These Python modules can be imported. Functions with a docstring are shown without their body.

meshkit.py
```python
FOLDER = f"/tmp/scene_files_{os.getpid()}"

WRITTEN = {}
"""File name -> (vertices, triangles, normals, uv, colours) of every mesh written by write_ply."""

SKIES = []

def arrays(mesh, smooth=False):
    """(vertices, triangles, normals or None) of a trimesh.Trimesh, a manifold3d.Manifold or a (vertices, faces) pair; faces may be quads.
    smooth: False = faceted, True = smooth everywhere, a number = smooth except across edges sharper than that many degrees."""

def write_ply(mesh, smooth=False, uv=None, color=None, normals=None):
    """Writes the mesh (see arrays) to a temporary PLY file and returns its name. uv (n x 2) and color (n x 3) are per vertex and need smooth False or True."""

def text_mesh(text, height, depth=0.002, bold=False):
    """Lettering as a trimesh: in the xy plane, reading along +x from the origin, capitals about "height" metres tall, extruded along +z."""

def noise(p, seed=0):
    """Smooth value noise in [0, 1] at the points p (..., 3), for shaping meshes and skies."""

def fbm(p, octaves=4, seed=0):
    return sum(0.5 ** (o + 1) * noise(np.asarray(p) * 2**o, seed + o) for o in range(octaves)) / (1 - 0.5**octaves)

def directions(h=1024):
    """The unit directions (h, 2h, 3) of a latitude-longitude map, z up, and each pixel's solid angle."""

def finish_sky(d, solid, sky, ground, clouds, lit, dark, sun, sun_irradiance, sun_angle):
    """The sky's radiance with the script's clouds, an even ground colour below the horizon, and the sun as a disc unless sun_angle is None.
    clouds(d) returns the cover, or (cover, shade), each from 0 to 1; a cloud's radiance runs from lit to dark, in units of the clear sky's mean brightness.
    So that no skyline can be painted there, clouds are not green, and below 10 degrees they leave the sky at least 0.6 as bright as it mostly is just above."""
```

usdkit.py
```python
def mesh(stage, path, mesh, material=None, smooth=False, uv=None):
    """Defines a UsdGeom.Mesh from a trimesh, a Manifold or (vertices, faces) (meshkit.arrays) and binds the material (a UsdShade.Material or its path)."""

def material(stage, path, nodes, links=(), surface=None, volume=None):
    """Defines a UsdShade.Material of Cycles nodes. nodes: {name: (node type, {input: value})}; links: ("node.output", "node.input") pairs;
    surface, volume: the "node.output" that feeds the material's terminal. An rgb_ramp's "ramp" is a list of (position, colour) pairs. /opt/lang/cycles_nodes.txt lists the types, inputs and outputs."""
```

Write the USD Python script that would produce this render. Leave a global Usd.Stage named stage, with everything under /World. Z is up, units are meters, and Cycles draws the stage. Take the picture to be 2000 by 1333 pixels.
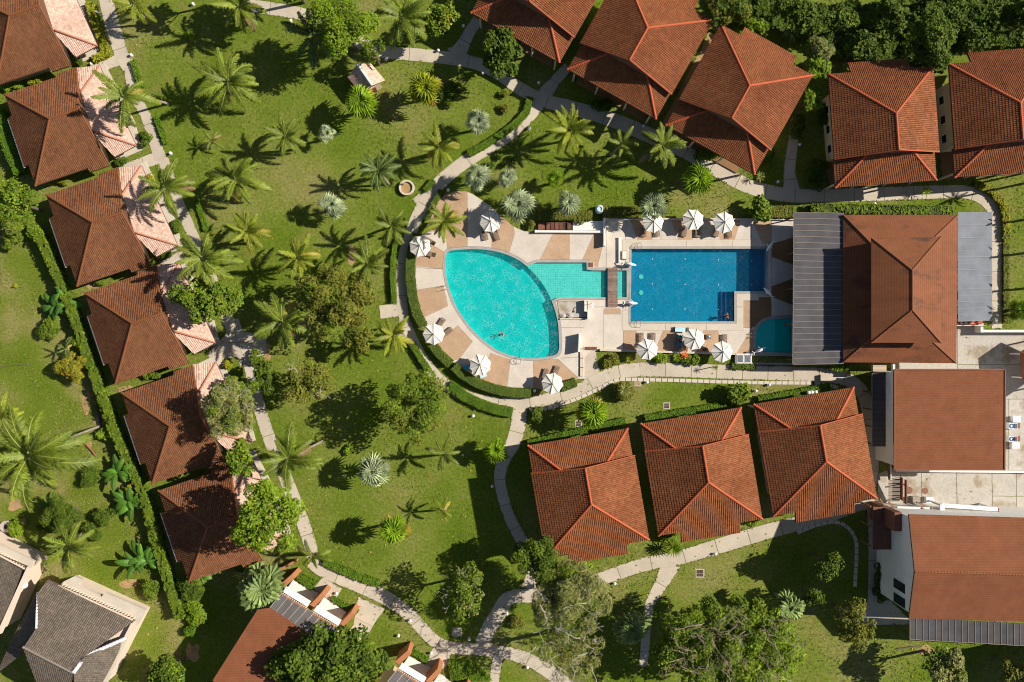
import math, random, zlib
from scipy.sparse import coo_matrix
from scipy.sparse.csgraph import connected_components
import numpy as np, trimesh, manifold3d, shapely
from shapely.geometry import Polygon, LineString, MultiPolygon, Point, box as sbox
from shapely.ops import unary_union, split as shsplit
from shapely import affinity
from pxr import Usd, UsdGeom, UsdLux, UsdShade, Gf, Sdf, Vt
import usdkit, meshkit

stage = Usd.Stage.CreateInMemory()
UsdGeom.SetStageUpAxis(stage, 'Z'); UsdGeom.SetStageMetersPerUnit(stage, 1.0)
UsdGeom.Xform.Define(stage, '/World'); UsdGeom.Scope.Define(stage, '/World/Looks')
random.seed(7)
# ---------------------------------------------------------------- camera, sky, sun, exposure
CAM_H = 116.6; F_PX = 2000 * 28.0 / 36.0
EXPOSURE = 0.52
SUN_EL, SUN_AZ = math.radians(36.5), math.radians(12.5)          # sun low over the picture's right side
SUN_DIR = np.array([math.cos(SUN_EL) * math.cos(SUN_AZ), math.cos(SUN_EL) * math.sin(SUN_AZ), math.sin(SUN_EL)])
cam = UsdGeom.Camera.Define(stage, '/World/camera')
cam.CreateFocalLengthAttr(28.0); cam.CreateHorizontalApertureAttr(36.0); cam.CreateVerticalApertureAttr(36.0 * 682 / 1024)
cam.CreateClippingRangeAttr((1.0, 20000.0)); cam.CreateExposureAttr(EXPOSURE)
cam.AddTranslateOp().Set((0, 0, CAM_H))
dome = UsdLux.DomeLight.Define(stage, '/World/sky')
skym = usdkit.material(stage, '/World/Looks/sky_look', {
    's': ('sky_texture', {'sky_type': 'single_scattering', 'sun_disc': False, 'sun_elevation': float(SUN_EL), 'sun_rotation': float(math.atan2(SUN_DIR[0], SUN_DIR[1]))}),
    'b': ('background_shader', {'strength': 0.05})}, [('s.color', 'b.color')], surface='b.background')
UsdShade.MaterialBindingAPI.Apply(dome.GetPrim()).Bind(skym)
sun = UsdLux.DistantLight.Define(stage, '/World/sun')
sun.CreateIntensityAttr(1.25); sun.CreateAngleAttr(0.5); sun.CreateNormalizeAttr(True); sun.CreateColorAttr((1.0, 0.93, 0.82))
sun.AddRotateXYZOp().Set((0, 90 - math.degrees(SUN_EL), math.degrees(SUN_AZ)))

def W(px, py, z=0.0):
    """point of the place seen at a photograph pixel, at height z"""
    k = (CAM_H - z) / F_PX
    return np.array([(px - 1000) * k, (666.5 - py) * k, z])
def W2(px, py, z=0.0): return tuple(W(px, py, z)[:2])
def PG(pts, z=0.0): return Polygon([W2(x, y, z) for x, y in pts]).buffer(0)
def M_(px): return px * CAM_H / F_PX

# ---------------------------------------------------------------- scene helpers
_used = {}
def numbered(parent, name):
    n = _used.get((parent, name), -1) + 1; _used[(parent, name)] = n
    return name if n == 0 else f'{name}_{n:03d}'
def ppath(parent): return '/World' if parent is None else str(parent.GetPath())
def tag(p, label=None, cat=None, group=None, kind=None):
    for k, v in (('label', label), ('category', cat), ('group', group), ('kind', kind)):
        if v: p.SetCustomDataByKey(k, v)
    return p
def thing(name, label=None, cat=None, loc=(0, 0, 0), rz=0.0, group=None, kind=None, parent=None):
    pp = ppath(parent)
    x = UsdGeom.Xform.Define(stage, f'{pp}/{numbered(pp, name)}')
    x.AddTranslateOp().Set(tuple(float(c) for c in loc)); x.AddRotateZOp().Set(float(rz))
    return tag(x.GetPrim(), label, cat, group, kind)
def obj(name, mesh, mat, parent=None, smooth=False, kind=None, label=None):
    pp = ppath(parent)
    m = usdkit.mesh(stage, f'{pp}/{numbered(pp, name)}', mesh, LOOK[mat], smooth)
    if mat in TONED:                                  # every loose piece (tile, leaf) gets its own tone
        f = np.array(m.GetFaceVertexIndicesAttr().Get()).reshape(-1, 3); n = len(m.GetPointsAttr().Get())
        e = np.vstack([f[:, :2], f[:, 1:]]); lab = connected_components(coo_matrix((np.ones(len(e)), (e[:, 0], e[:, 1])), shape=(n, n)), directed=False)[1]
        tone = np.random.RandomState(zlib.crc32(str(m.GetPath()).encode())).rand(lab.max() + 1)[lab]
        UsdGeom.PrimvarsAPI(m).CreatePrimvar('tone', Sdf.ValueTypeNames.FloatArray, 'vertex').Set(Vt.FloatArray.FromNumpy(tone.astype(np.float32)))
    return tag(m.GetPrim(), label, None, None, kind)
def dup(root, loc, rz, label=None, group=None, cat=None, name=None):
    was = root.GetCustomData()
    name = name or root.GetName().split('_0')[0]
    r = thing(name, label or was['label'], cat or was['category'], loc, rz, group or was.get('group'))
    r.GetReferences().AddInternalReference(root.GetPath()); r.SetInstanceable(True)
    return r
class MB:
    """collects triangles of one mesh"""
    def __init__(s): s.v, s.f, s.n = [], [], 0
    def add(s, v, f):
        v = np.asarray(v, float); f = np.asarray(f, int)
        if f.shape[1] == 4: f = np.vstack([f[:, [0, 1, 2]], f[:, [0, 2, 3]]])
        s.v.append(v); s.f.append(f + s.n); s.n += len(v); return s
    def tm(s, m, T=None):
        v = np.asarray(m.vertices); 
        if T is not None: v = v @ T[:3, :3].T + T[:3, 3]
        return s.add(v, m.faces)
    def box(s, x0, x1, y0, y1, z0, z1, R=None, c=(0, 0, 0)):
        v = np.array([[x, y, z] for z in (z0, z1) for y in (y0, y1) for x in (x0, x1)], float)
        if R is not None: v = v @ R.T
        return s.add(v + np.asarray(c, float), [[0, 2, 3, 1], [4, 5, 7, 6], [0, 1, 5, 4], [2, 6, 7, 3], [0, 4, 6, 2], [1, 3, 7, 5]])
    def bar(s, a, b, w, h, up=(0, 0, 1)):
        a, b = np.asarray(a, float), np.asarray(b, float); d = b - a; L = np.linalg.norm(d); d /= L
        side = np.cross(d, up); side /= max(np.linalg.norm(side), 1e-9); u = np.cross(side, d)
        v = [a + side * i * w / 2 + u * j * h / 2 + d * k * L for k in (0, 1) for j in (-1, 1) for i in (-1, 1)]
        return s.add(v, [[0, 1, 3, 2], [4, 6, 7, 5], [0, 4, 5, 1], [2, 3, 7, 6], [0, 2, 6, 4], [1, 5, 7, 3]])
    def tube(s, pts, rad, n=7, cap=True):
        pts = np.asarray(pts, float); rad = np.broadcast_to(np.asarray(rad, float), (len(pts),))
        t = np.gradient(pts, axis=0); t /= np.linalg.norm(t, axis=1, keepdims=True) + 1e-12
        ref = np.array([1., 0, 0]) if abs(t[0][0]) < .8 else np.array([0, 1., 0])
        a = np.cross(t, ref); a /= np.linalg.norm(a, axis=1, keepdims=True) + 1e-12; b = np.cross(t, a)
        an = np.linspace(0, 2 * np.pi, n, endpoint=False)
        ring = pts[:, None] + rad[:, None, None] * (np.cos(an)[None, :, None] * a[:, None] + np.sin(an)[None, :, None] * b[:, None])
        v = ring.reshape(-1, 3); f = []
        for i in range(len(pts) - 1):
            for j in range(n):
                k = (j + 1) % n; f.append([i * n + j, i * n + k, (i + 1) * n + k, (i + 1) * n + j])
        s.add(v, f)
        if cap:
            e = (len(pts) - 1) * n
            s.add(v[e:e + n], [[0, j, j + 1] for j in range(1, n - 1)])
        return s
    def mesh(s): return (np.vstack(s.v), np.vstack(s.f))
    def build(s, name, mat, parent=None, **k): return obj(name, s.mesh(), mat, parent, **k)
def polys(g):
    if g.is_empty: return []
    return [p for p in (g.geoms if hasattr(g, 'geoms') else [g]) if p.geom_type == 'Polygon' and p.area > 1e-4]
def tri(g):
    out_v, out_f, n = [], [], 0
    for p in polys(g):
        v, f = trimesh.creation.triangulate_polygon(p, engine='earcut')
        a = v[f]; e1, e2 = a[:, 1] - a[:, 0], a[:, 2] - a[:, 0]; cr = e1[:, 0] * e2[:, 1] - e1[:, 1] * e2[:, 0]; f = f.copy(); f[cr < 0] = f[cr < 0][:, ::-1]
        out_v.append(v); out_f.append(f + n); n += len(v)
    return np.vstack(out_v), np.vstack(out_f)
def sheet(g, z):
    v, f = tri(g); return (np.c_[v, np.full(len(v), z)], f)
def prism(g, z0, z1, mb=None):
    mb = mb or MB()
    v, f = tri(g); n = len(v)
    mb.add(np.c_[v, np.full(n, z1)], f)
    for p in polys(g):
        for r in (p.exterior, *p.interiors):
            c = np.array(r.coords)[:-1]; ccw = r.is_ccw; m = len(c); i = np.arange(m); j = (i + 1) % m
            vv = np.vstack([np.c_[c, np.full(m, z0)], np.c_[c, np.full(m, z1)]])
            hole = r is not p.exterior
            q = np.stack([i, j, j + m, i + m], 1)
            if ccw == hole: q = q[:, ::-1]
            mb.add(vv, q)
    return mb
def wallring(g, z0, z1, inward=True):
    """vertical faces round a polygon, seen from inside"""
    mb = MB(); p = g; c = np.array(p.exterior.coords)[:-1]
    if p.exterior.is_ccw: c = c[::-1]
    m = len(c); i = np.arange(m); j = (i + 1) % m
    mb.add(np.vstack([np.c_[c, np.full(m, z0)], np.c_[c, np.full(m, z1)]]), np.stack([i, j, j + m, i + m], 1)); return mb
def smoothline(pts, n=6):
    """Catmull-Rom through pixel points"""
    p = np.array(pts, float); p = np.vstack([2 * p[0] - p[1], p, 2 * p[-1] - p[-2]]); out = []
    for i in range(1, len(p) - 2):
        for t in np.linspace(0, 1, n, endpoint=False):
            out.append(.5 * (2 * p[i] + (p[i + 1] - p[i - 1]) * t + (2 * p[i - 1] - 5 * p[i] + 4 * p[i + 1] - p[i + 2]) * t ** 2 + (3 * p[i] - p[i - 1] - 3 * p[i + 1] + p[i + 2]) * t ** 3))
    out.append(p[-2]); return np.array(out)
def closedsmooth(pts, n=6):
    p = np.array(pts, float); N = len(p); out = []
    for i in range(N):
        a, b, c, d = p[i - 1], p[i], p[(i + 1) % N], p[(i + 2) % N]
        for t in np.linspace(0, 1, n, endpoint=False):
            out.append(.5 * (2 * b + (c - a) * t + (2 * a - 5 * b + 4 * c - d) * t ** 2 + (3 * b - a - 3 * c + d) * t ** 3))
    return np.array(out)

# ---------------------------------------------------------------- materials
LOOK = {}; TONED = set()
def lin(r, g, b):
    return tuple(((c / 255) / 12.92 if c / 255 <= .04045 else ((c / 255 + .055) / 1.055) ** 2.4) for c in (r, g, b))
def mk(name, stops, scale=1.0, detail=4, rough=.7, spec=.3, island=0.0, objv=0.0, fine=None, bump=None, trans=0.0, hue=0.0, coords='position', stretch=None, metallic=0.0, stain=None, lines=None, scurve=None):
    """stops: ramp of base colours along a noise; island / objv: brightness spread per loose piece / per object; fine: (scale, amount) of a second noise;
    stain: (scale, threshold, colour, amount); lines: (direction xyz, period, amount) fine ribs"""
    N = {'g': ('geometry', {}), 'tc': ('texture_coordinate', {}), 'n': ('noise_texture', {'scale': scale, 'detail': detail, 'roughness': .6}),
         'r': ('rgb_ramp', {'ramp': stops if len(stops) > 1 else [stops[0], (1, stops[0][1])]}), 'p': ('principled_bsdf', {'roughness': rough, 'specular_ior_level': spec, 'metallic': metallic})}
    Lk = [('n.fac', 'r.fac')]
    pos = 'g.position' if coords == 'position' else 'tc.object'
    src = pos
    if stretch:
        N['map'] = ('mapping', {'scale': stretch[:3], 'rotation': (0, 0, stretch[3] if len(stretch) > 3 else 0.0)}); Lk += [(pos, 'map.vector')]; src = 'map.vector'
    Lk += [(src, 'n.vector')]
    col = 'r.color'
    if fine:
        N['n2'] = ('noise_texture', {'scale': fine[0], 'detail': 3, 'roughness': .7}); N['mr2'] = ('map_range', {'from_min': .3, 'from_max': .7, 'to_min': 1 - fine[1], 'to_max': 1 + fine[1]})
        N['h2'] = ('hsv', {}); Lk += [(src, 'n2.vector'), ('n2.fac', 'mr2.value'), ('mr2.result', 'h2.value'), (col, 'h2.color')]; col = 'h2.color'
    if island or hue:
        TONED.add(name); N['tone'] = ('attribute', {'attribute': 'tone'}); N['mri'] = ('map_range', {'to_min': 1 - island, 'to_max': 1 + island}); N['hi'] = ('hsv', {})
        Lk += [('tone.fac', 'mri.value'), ('mri.result', 'hi.value'), (col, 'hi.color')]
        if hue:
            N['mrh'] = ('map_range', {'to_min': .5 - hue, 'to_max': .5 + hue}); N['frh'] = ('math', {'math_type': 'fraction'}); N['muh'] = ('math', {'math_type': 'multiply', 'value2': 7.31})
            Lk += [('tone.fac', 'muh.value1'), ('muh.value', 'frh.value1'), ('frh.value', 'mrh.value'), ('mrh.result', 'hi.hue')]
        col = 'hi.color'
    if objv:
        N['oi'] = ('object_info', {}); N['mro'] = ('map_range', {'to_min': 1 - objv, 'to_max': 1 + objv}); N['ho'] = ('hsv', {})
        Lk += [('oi.random', 'mro.value'), ('mro.result', 'ho.value'), (col, 'ho.color')]; col = 'ho.color'
    if lines:
        (dx, dy, dz), per, am = lines
        N['dot'] = ('vector_math', {'math_type': 'dot_product', 'vector2': (dx * 2 * math.pi / per, dy * 2 * math.pi / per, dz * 2 * math.pi / per)}); N['sin'] = ('math', {'math_type': 'sine'})
        N['mrl'] = ('map_range', {'from_min': -1., 'from_max': 1., 'to_min': 1 - am, 'to_max': 1 + am}); N['hl'] = ('hsv', {})
        Lk += [(pos, 'dot.vector1'), ('dot.value', 'sin.value1'), ('sin.value', 'mrl.value'), ('mrl.result', 'hl.value'), (col, 'hl.color')]; col = 'hl.color'
    if stain:
        N['n3'] = ('noise_texture', {'scale': stain[0], 'detail': 5, 'roughness': .65}); N['mr3'] = ('map_range', {'from_min': stain[1], 'from_max': stain[1] + .14, 'to_min': 0., 'to_max': stain[3], 'clamp': True})
        N['mx3'] = ('mix_color', {'b': stain[2]}); Lk += [(src, 'n3.vector'), ('n3.fac', 'mr3.value'), ('mr3.result', 'mx3.fac'), (col, 'mx3.a')]; col = 'mx3.result'
    Lk += [(col, 'p.base_color')]
    if bump:
        N['nb'] = ('noise_texture', {'scale': bump[0], 'detail': 4}); N['b'] = ('bump', {'strength': bump[1], 'distance': bump[2] if len(bump) > 2 else .05})
        Lk += [(pos, 'nb.vector'), ('nb.fac', 'b.height'), ('b.normal', 'p.normal')]
    surf = 'p.BSDF'
    if trans:
        N['t'] = ('translucent_bsdf', {}); N['mc'] = ('mix_closure', {'fac': trans}); N['ht'] = ('hsv', {'saturation': 1.1, 'value': 1.3})
        Lk += [(col, 'ht.color'), ('ht.color', 't.color'), ('p.BSDF', 'mc.closure1'), ('t.BSDF', 'mc.closure2')]; surf = 'mc.closure'
    LOOK[name] = usdkit.material(stage, f'/World/Looks/{name}', N, Lk, surface=surf)
def flat(name, c, **k): mk(name, [(0, tuple(x * .88 for x in c)), (1, tuple(x * 1.1 for x in c))], **{'scale': .7, 'fine': (9, .06), **k})

mk('lawn', [(.25, (.080, .128, .011)), (.42, (.108, .154, .016)), (.52, (.140, .174, .027)), (.62, (.186, .190, .052)), (.8, (.24, .212, .09))], scale=.075, detail=6, rough=.95, spec=.0, fine=(2.6, .36), bump=(7, .5, .1), stain=(.28, .57, (.20, .175, .055), .6))
mk('dry_grass', [(.25, (.078, .130, .007)), (.47, (.130, .165, .020)), (.6, (.215, .20, .065)), (.8, (.29, .235, .11))], scale=.11, detail=7, rough=.95, spec=.05, fine=(3.4, .32), bump=(9, .5, .1))
mk('bare_soil', [(.3, (.30, .19, .095)), (.7, (.42, .27, .13))], scale=.5, rough=.95, spec=.05, fine=(6, .2))
mk('path', [(.3, (.43, .37, .29)), (.7, (.53, .46, .365))], scale=.35, detail=6, rough=.85, spec=.2, fine=(5, .10), objv=.05, stain=(.55, .62, (.20, .165, .12), .35))
mk('deck_pale', [(.3, (.50, .44, .37)), (.7, (.61, .54, .46))], scale=.45, detail=6, rough=.85, spec=.2, fine=(6, .08), objv=.04, stain=(.4, .63, (.36, .28, .2), .35))
mk('deck_tan', [(.3, (.385, .25, .155)), (.7, (.475, .325, .21))], scale=.45, detail=6, rough=.85, spec=.2, fine=(6, .12), objv=.05, stain=(.5, .60, (.47, .38, .27), .4))
mk('deck_brown', [(.3, (.20, .11, .05)), (.7, (.27, .15, .07))], scale=.45, detail=6, rough=.8, spec=.2, fine=(6, .12), objv=.05)  # darker copy of the tan deck, shade put into the colour
mk('yard_concrete', [(.3, (.385, .355, .305)), (.7, (.52, .485, .43))], scale=.3, detail=7, rough=.9, spec=.15, fine=(4, .14), objv=.05, stain=(.30, .50, (.24, .175, .10), .75))
mk('coping', [(.3, (.30, .28, .26)), (.7, (.38, .355, .33))], scale=.8, rough=.8, fine=(7, .08))
mk('coping_pale', [(.3, (.50, .435, .35)), (.7, (.57, .50, .41))], scale=.8, rough=.8, fine=(7, .06))
TILE = dict(scale=.22, detail=5, rough=.7, spec=.07, island=.20, hue=.009, fine=(2.0, .12))
mk('tile_orange', [(.3, (.205, .073, .030)), (.7, (.290, .110, .048))], stain=(.5, .62, (.10, .045, .025), .5), **TILE)
mk('tile_brown', [(.3, (.148, .062, .029)), (.7, (.215, .093, .045))], stain=(.5, .6, (.07, .04, .03), .5), **TILE)
mk('tile_faded', [(.3, (.52, .345, .265)), (.7, (.64, .44, .35))], **TILE)  # weathered pink tile; frontal sun on the verandahs put into the colour
mk('tile_grey', [(.3, (.122, .10, .078)), (.7, (.168, .138, .108))], stain=(.5, .6, (.09, .07, .055), .5), **TILE)
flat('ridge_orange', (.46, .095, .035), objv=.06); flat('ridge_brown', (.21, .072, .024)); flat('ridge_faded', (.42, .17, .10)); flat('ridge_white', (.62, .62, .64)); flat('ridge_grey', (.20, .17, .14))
mk('shingle', [(.3, (.175, .062, .028)), (.7, (.225, .082, .038))], scale=.6, detail=6, rough=.85, spec=.15, fine=(7, .13), bump=(14, .5, .03), lines=((0, 1, 0), .34, .07))
mk('shingle_stained', [(.3, (.165, .058, .024)), (.7, (.22, .078, .034))], scale=.5, detail=6, rough=.8, spec=.2, fine=(7, .13), lines=((1, 0, 0), .34, .10), stain=(.32, .56, (.052, .034, .024), .85), stretch=(.55, 1.3, 1.))
flat('wall_cream', (.60, .47, .30)); flat('wall_white', (.72, .70, .66)); flat('wall_peach', (.68, .55, .44)); flat('wall_terracotta', (.42, .17, .075)); flat('wall_brown', (.12, .06, .035))
flat('gutter_white', (.72, .71, .70)); flat('dark_glass', (.012, .014, .018), rough=.15, spec=.6); flat('rail_metal', (.30, .25, .20), rough=.6); flat('rail_grey', (.22, .22, .235), rough=.6); flat('steel', (.5, .5, .5), rough=.25, metallic=.9)
mk('wood_red', [(.3, (.13, .050, .030)), (.7, (.20, .080, .050))], scale=2.5, rough=.6, fine=(11, .22), objv=.25)
mk('wood_grey', [(.3, (.17, .105, .080)), (.7, (.26, .17, .13))], scale=2.5, rough=.7, fine=(11, .22), objv=.30)
mk('wood_beam', [(.3, (.20, .10, .045)), (.7, (.27, .14, .065))], scale=2, rough=.7, fine=(9, .2))
mk('wicker', [(.3, (.17, .12, .085)), (.7, (.25, .18, .13))], scale=3, rough=.8, fine=(18, .2))
flat('canvas', (.80, .75, .66), rough=.9, spec=.1, stain=(1.1, .58, (.60, .54, .45), .5)); flat('white_paint', (.78, .78, .78), rough=.45); flat('statue_white', (.76, .75, .74), rough=.6); flat('pot_white', (.62, .66, .70), rough=.4)
flat('towel_blue', (.03, .36, .62), rough=.95); flat('towel_pale', (.42, .66, .78), rough=.95); flat('skin', (.50, .24, .14), rough=.5); flat('skin_dark', (.30, .12, .07), rough=.5); flat('hair_dark', (.02, .015, .012)); flat('swim_navy', (.02, .03, .08)); flat('red_cloth', (.45, .04, .03)); flat('flower_orange', (.75, .14, .03)); flat('flower_red', (.6, .02, .02)); flat('grate', (.075, .045, .03)); flat('rust_disc', (.22, .10, .05)); flat('stone', (.42, .37, .32)); flat('blue_plastic', (.06, .10, .18)); flat('dark_soil', (.05, .035, .02))
# foliage: base colours by kind of plant
LEAF = dict(scale=.5, detail=3, rough=.6, spec=.18, trans=.25, hue=.02)
mk('leaf_mid', [(.3, (0.094, 0.153, 0.010)), (.7, (0.171, 0.235, 0.018))], island=.40, **LEAF)
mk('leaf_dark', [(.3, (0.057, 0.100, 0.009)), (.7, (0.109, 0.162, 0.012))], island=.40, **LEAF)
mk('leaf_bright', [(.3, (0.138, 0.225, 0.010)), (.7, (0.228, 0.320, 0.016))], island=.35, **LEAF)
mk('leaf_yellow', [(.3, (0.216, 0.238, 0.013)), (.7, (0.368, 0.345, 0.019))], island=.35, **LEAF)
mk('leaf_olive', [(.3, (0.128, 0.146, 0.015)), (.7, (0.209, 0.207, 0.029))], island=.42, **LEAF)
mk('leaf_grey', [(.3, (0.190, 0.215, 0.059)), (.7, (0.301, 0.303, 0.095))], island=.40, **LEAF)
mk('leaf_orange', [(.3, (.17, .19, .015)), (.55, (.28, .26, .02)), (.75, (.46, .19, .015))], island=.30, **{**LEAF, 'scale': .9})
mk('leaf_hedge', [(.3, (0.081, 0.127, 0.017)), (.7, (0.124, 0.175, 0.024))], island=.30, **LEAF)
mk('leaf_clipped', [(.3, (0.083, 0.161, 0.008)), (.7, (0.132, 0.221, 0.011))], island=.28, **LEAF)
PALM = dict(scale=.35, detail=3, rough=.5, spec=.3, trans=.22, island=.28, objv=.28)
mk('frond', [(.3, (0.118, 0.166, 0.013)), (.7, (0.196, 0.238, 0.023))], **PALM)
mk('frond_yellow', [(.3, (0.171, 0.219, 0.012)), (.7, (0.283, 0.303, 0.021))], **PALM)
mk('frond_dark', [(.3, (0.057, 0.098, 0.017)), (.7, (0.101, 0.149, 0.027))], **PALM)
mk('frond_dry', [(.3, (.30, .23, .03)), (.7, (.42, .32, .06))], **PALM)
mk('rachis', [(.3, (.20, .24, .06)), (.7, (.28, .30, .09))], scale=1, rough=.5)
mk('fan_green', [(.3, (0.152, 0.267, 0.010)), (.7, (0.250, 0.365, 0.015))], **PALM)
mk('fan_yellow', [(.3, (0.232, 0.292, 0.010)), (.7, (0.359, 0.381, 0.019))], **PALM)
mk('fan_silver', [(.3, (0.269, 0.328, 0.173)), (.7, (0.410, 0.458, 0.267))], **{**PALM, 'trans': .1})
mk('fan_greygreen', [(.3, (0.146, 0.215, 0.059)), (.7, (0.243, 0.313, 0.097))], **{**PALM, 'trans': .1})
mk('banana_leaf', [(.3, (0.056, 0.144, 0.014)), (.7, (0.106, 0.218, 0.022))], **PALM)
mk('palm_trunk', [(.3, (.19, .155, .12)), (.7, (.30, .25, .20))], scale=2, rough=.9, fine=(6, .2), bump=(6, .6, .05))
mk('bark', [(.3, (.10, .075, .055)), (.7, (.17, .13, .10))], scale=2, rough=.95, fine=(6, .2), bump=(8, .6, .05))
mk('twig_tan', [(.3, (.25, .19, .13)), (.7, (.36, .28, .20))], scale=2, rough=.9, fine=(6, .15))
mk('bark_pale', [(.3, (.40, .35, .29)), (.7, (.55, .49, .41))], scale=2, rough=.9, fine=(6, .15))
mk('tuft', [(.3, (.098, .145, .014)), (.7, (.155, .182, .031))], scale=.2, rough=.95, spec=0., island=.35)
mk('tuft_dry', [(.3, (.13, .165, .02)), (.7, (.22, .21, .07))], scale=.2, rough=.95, spec=0., island=.35)
mk('fallen_leaf', [(.3, (.30, .20, .04)), (.7, (.42, .33, .08))], scale=3., rough=.9, spec=.1, island=.5)
mk('frond_brown', [(.3, (.20, .13, .06)), (.7, (.30, .20, .10))], **PALM)
flat('coconut', (.22, .20, .03))
# water and pool tiles
def pooltile(name, c1, c2, grout, period=.24, gw=.10):
    LOOK[name] = usdkit.material(stage, f'/World/Looks/{name}', {
        'g': ('geometry', {}), 'n': ('noise_texture', {'scale': .9, 'detail': 3}), 'r': ('rgb_ramp', {'ramp': [(.3, c1), (.7, c2)]}),
        'm': ('vector_math', {'math_type': 'scale', 'scale': 1 / period}), 'fr': ('vector_math', {'math_type': 'fraction'}), 'fl': ('vector_math', {'math_type': 'floor'}), 'wn': ('white_noise_texture', {}),
        'sx': ('separate_xyz', {}), 'lx': ('math', {'math_type': 'less_than', 'value2': gw}), 'ly': ('math', {'math_type': 'less_than', 'value2': gw}), 'mx': ('math', {'math_type': 'maximum'}),
        'mw': ('map_range', {'to_min': .86, 'to_max': 1.14}), 'hv': ('hsv', {}), 'mix': ('mix_color', {'b': grout}), 'p': ('principled_bsdf', {'roughness': .5, 'specular_ior_level': .1})},
        [('g.position', 'n.vector'), ('n.fac', 'r.fac'), ('g.position', 'm.vector1'), ('m.vector', 'fr.vector1'), ('m.vector', 'fl.vector1'), ('fl.vector', 'wn.vector'), ('fr.vector', 'sx.vector'), ('sx.x', 'lx.value1'), ('sx.y', 'ly.value1'),
         ('lx.value', 'mx.value1'), ('ly.value', 'mx.value2'), ('wn.value', 'mw.value'), ('mw.result', 'hv.value'), ('r.color', 'hv.color'), ('hv.color', 'mix.a'), ('mx.value', 'mix.fac'), ('mix.result', 'p.base_color')], surface='p.BSDF')
pooltile('tile_turquoise', (.004, .53, .51), (.008, .61, .58), (.015, .68, .64))
pooltile('tile_shallow', (.06, .50, .43), (.09, .57, .50), (.15, .70, .62), .26, .14)
pooltile('tile_blue', (.0002, .17, .30), (.0004, .205, .345), (.0008, .225, .37), .3, .14)
pooltile('tile_step', (.001, .025, .14), (.002, .035, .18), (.004, .06, .24), .3, .12)
pooltile('tile_teal', (.002, .32, .31), (.004, .38, .37), (.008, .42, .41))
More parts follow.
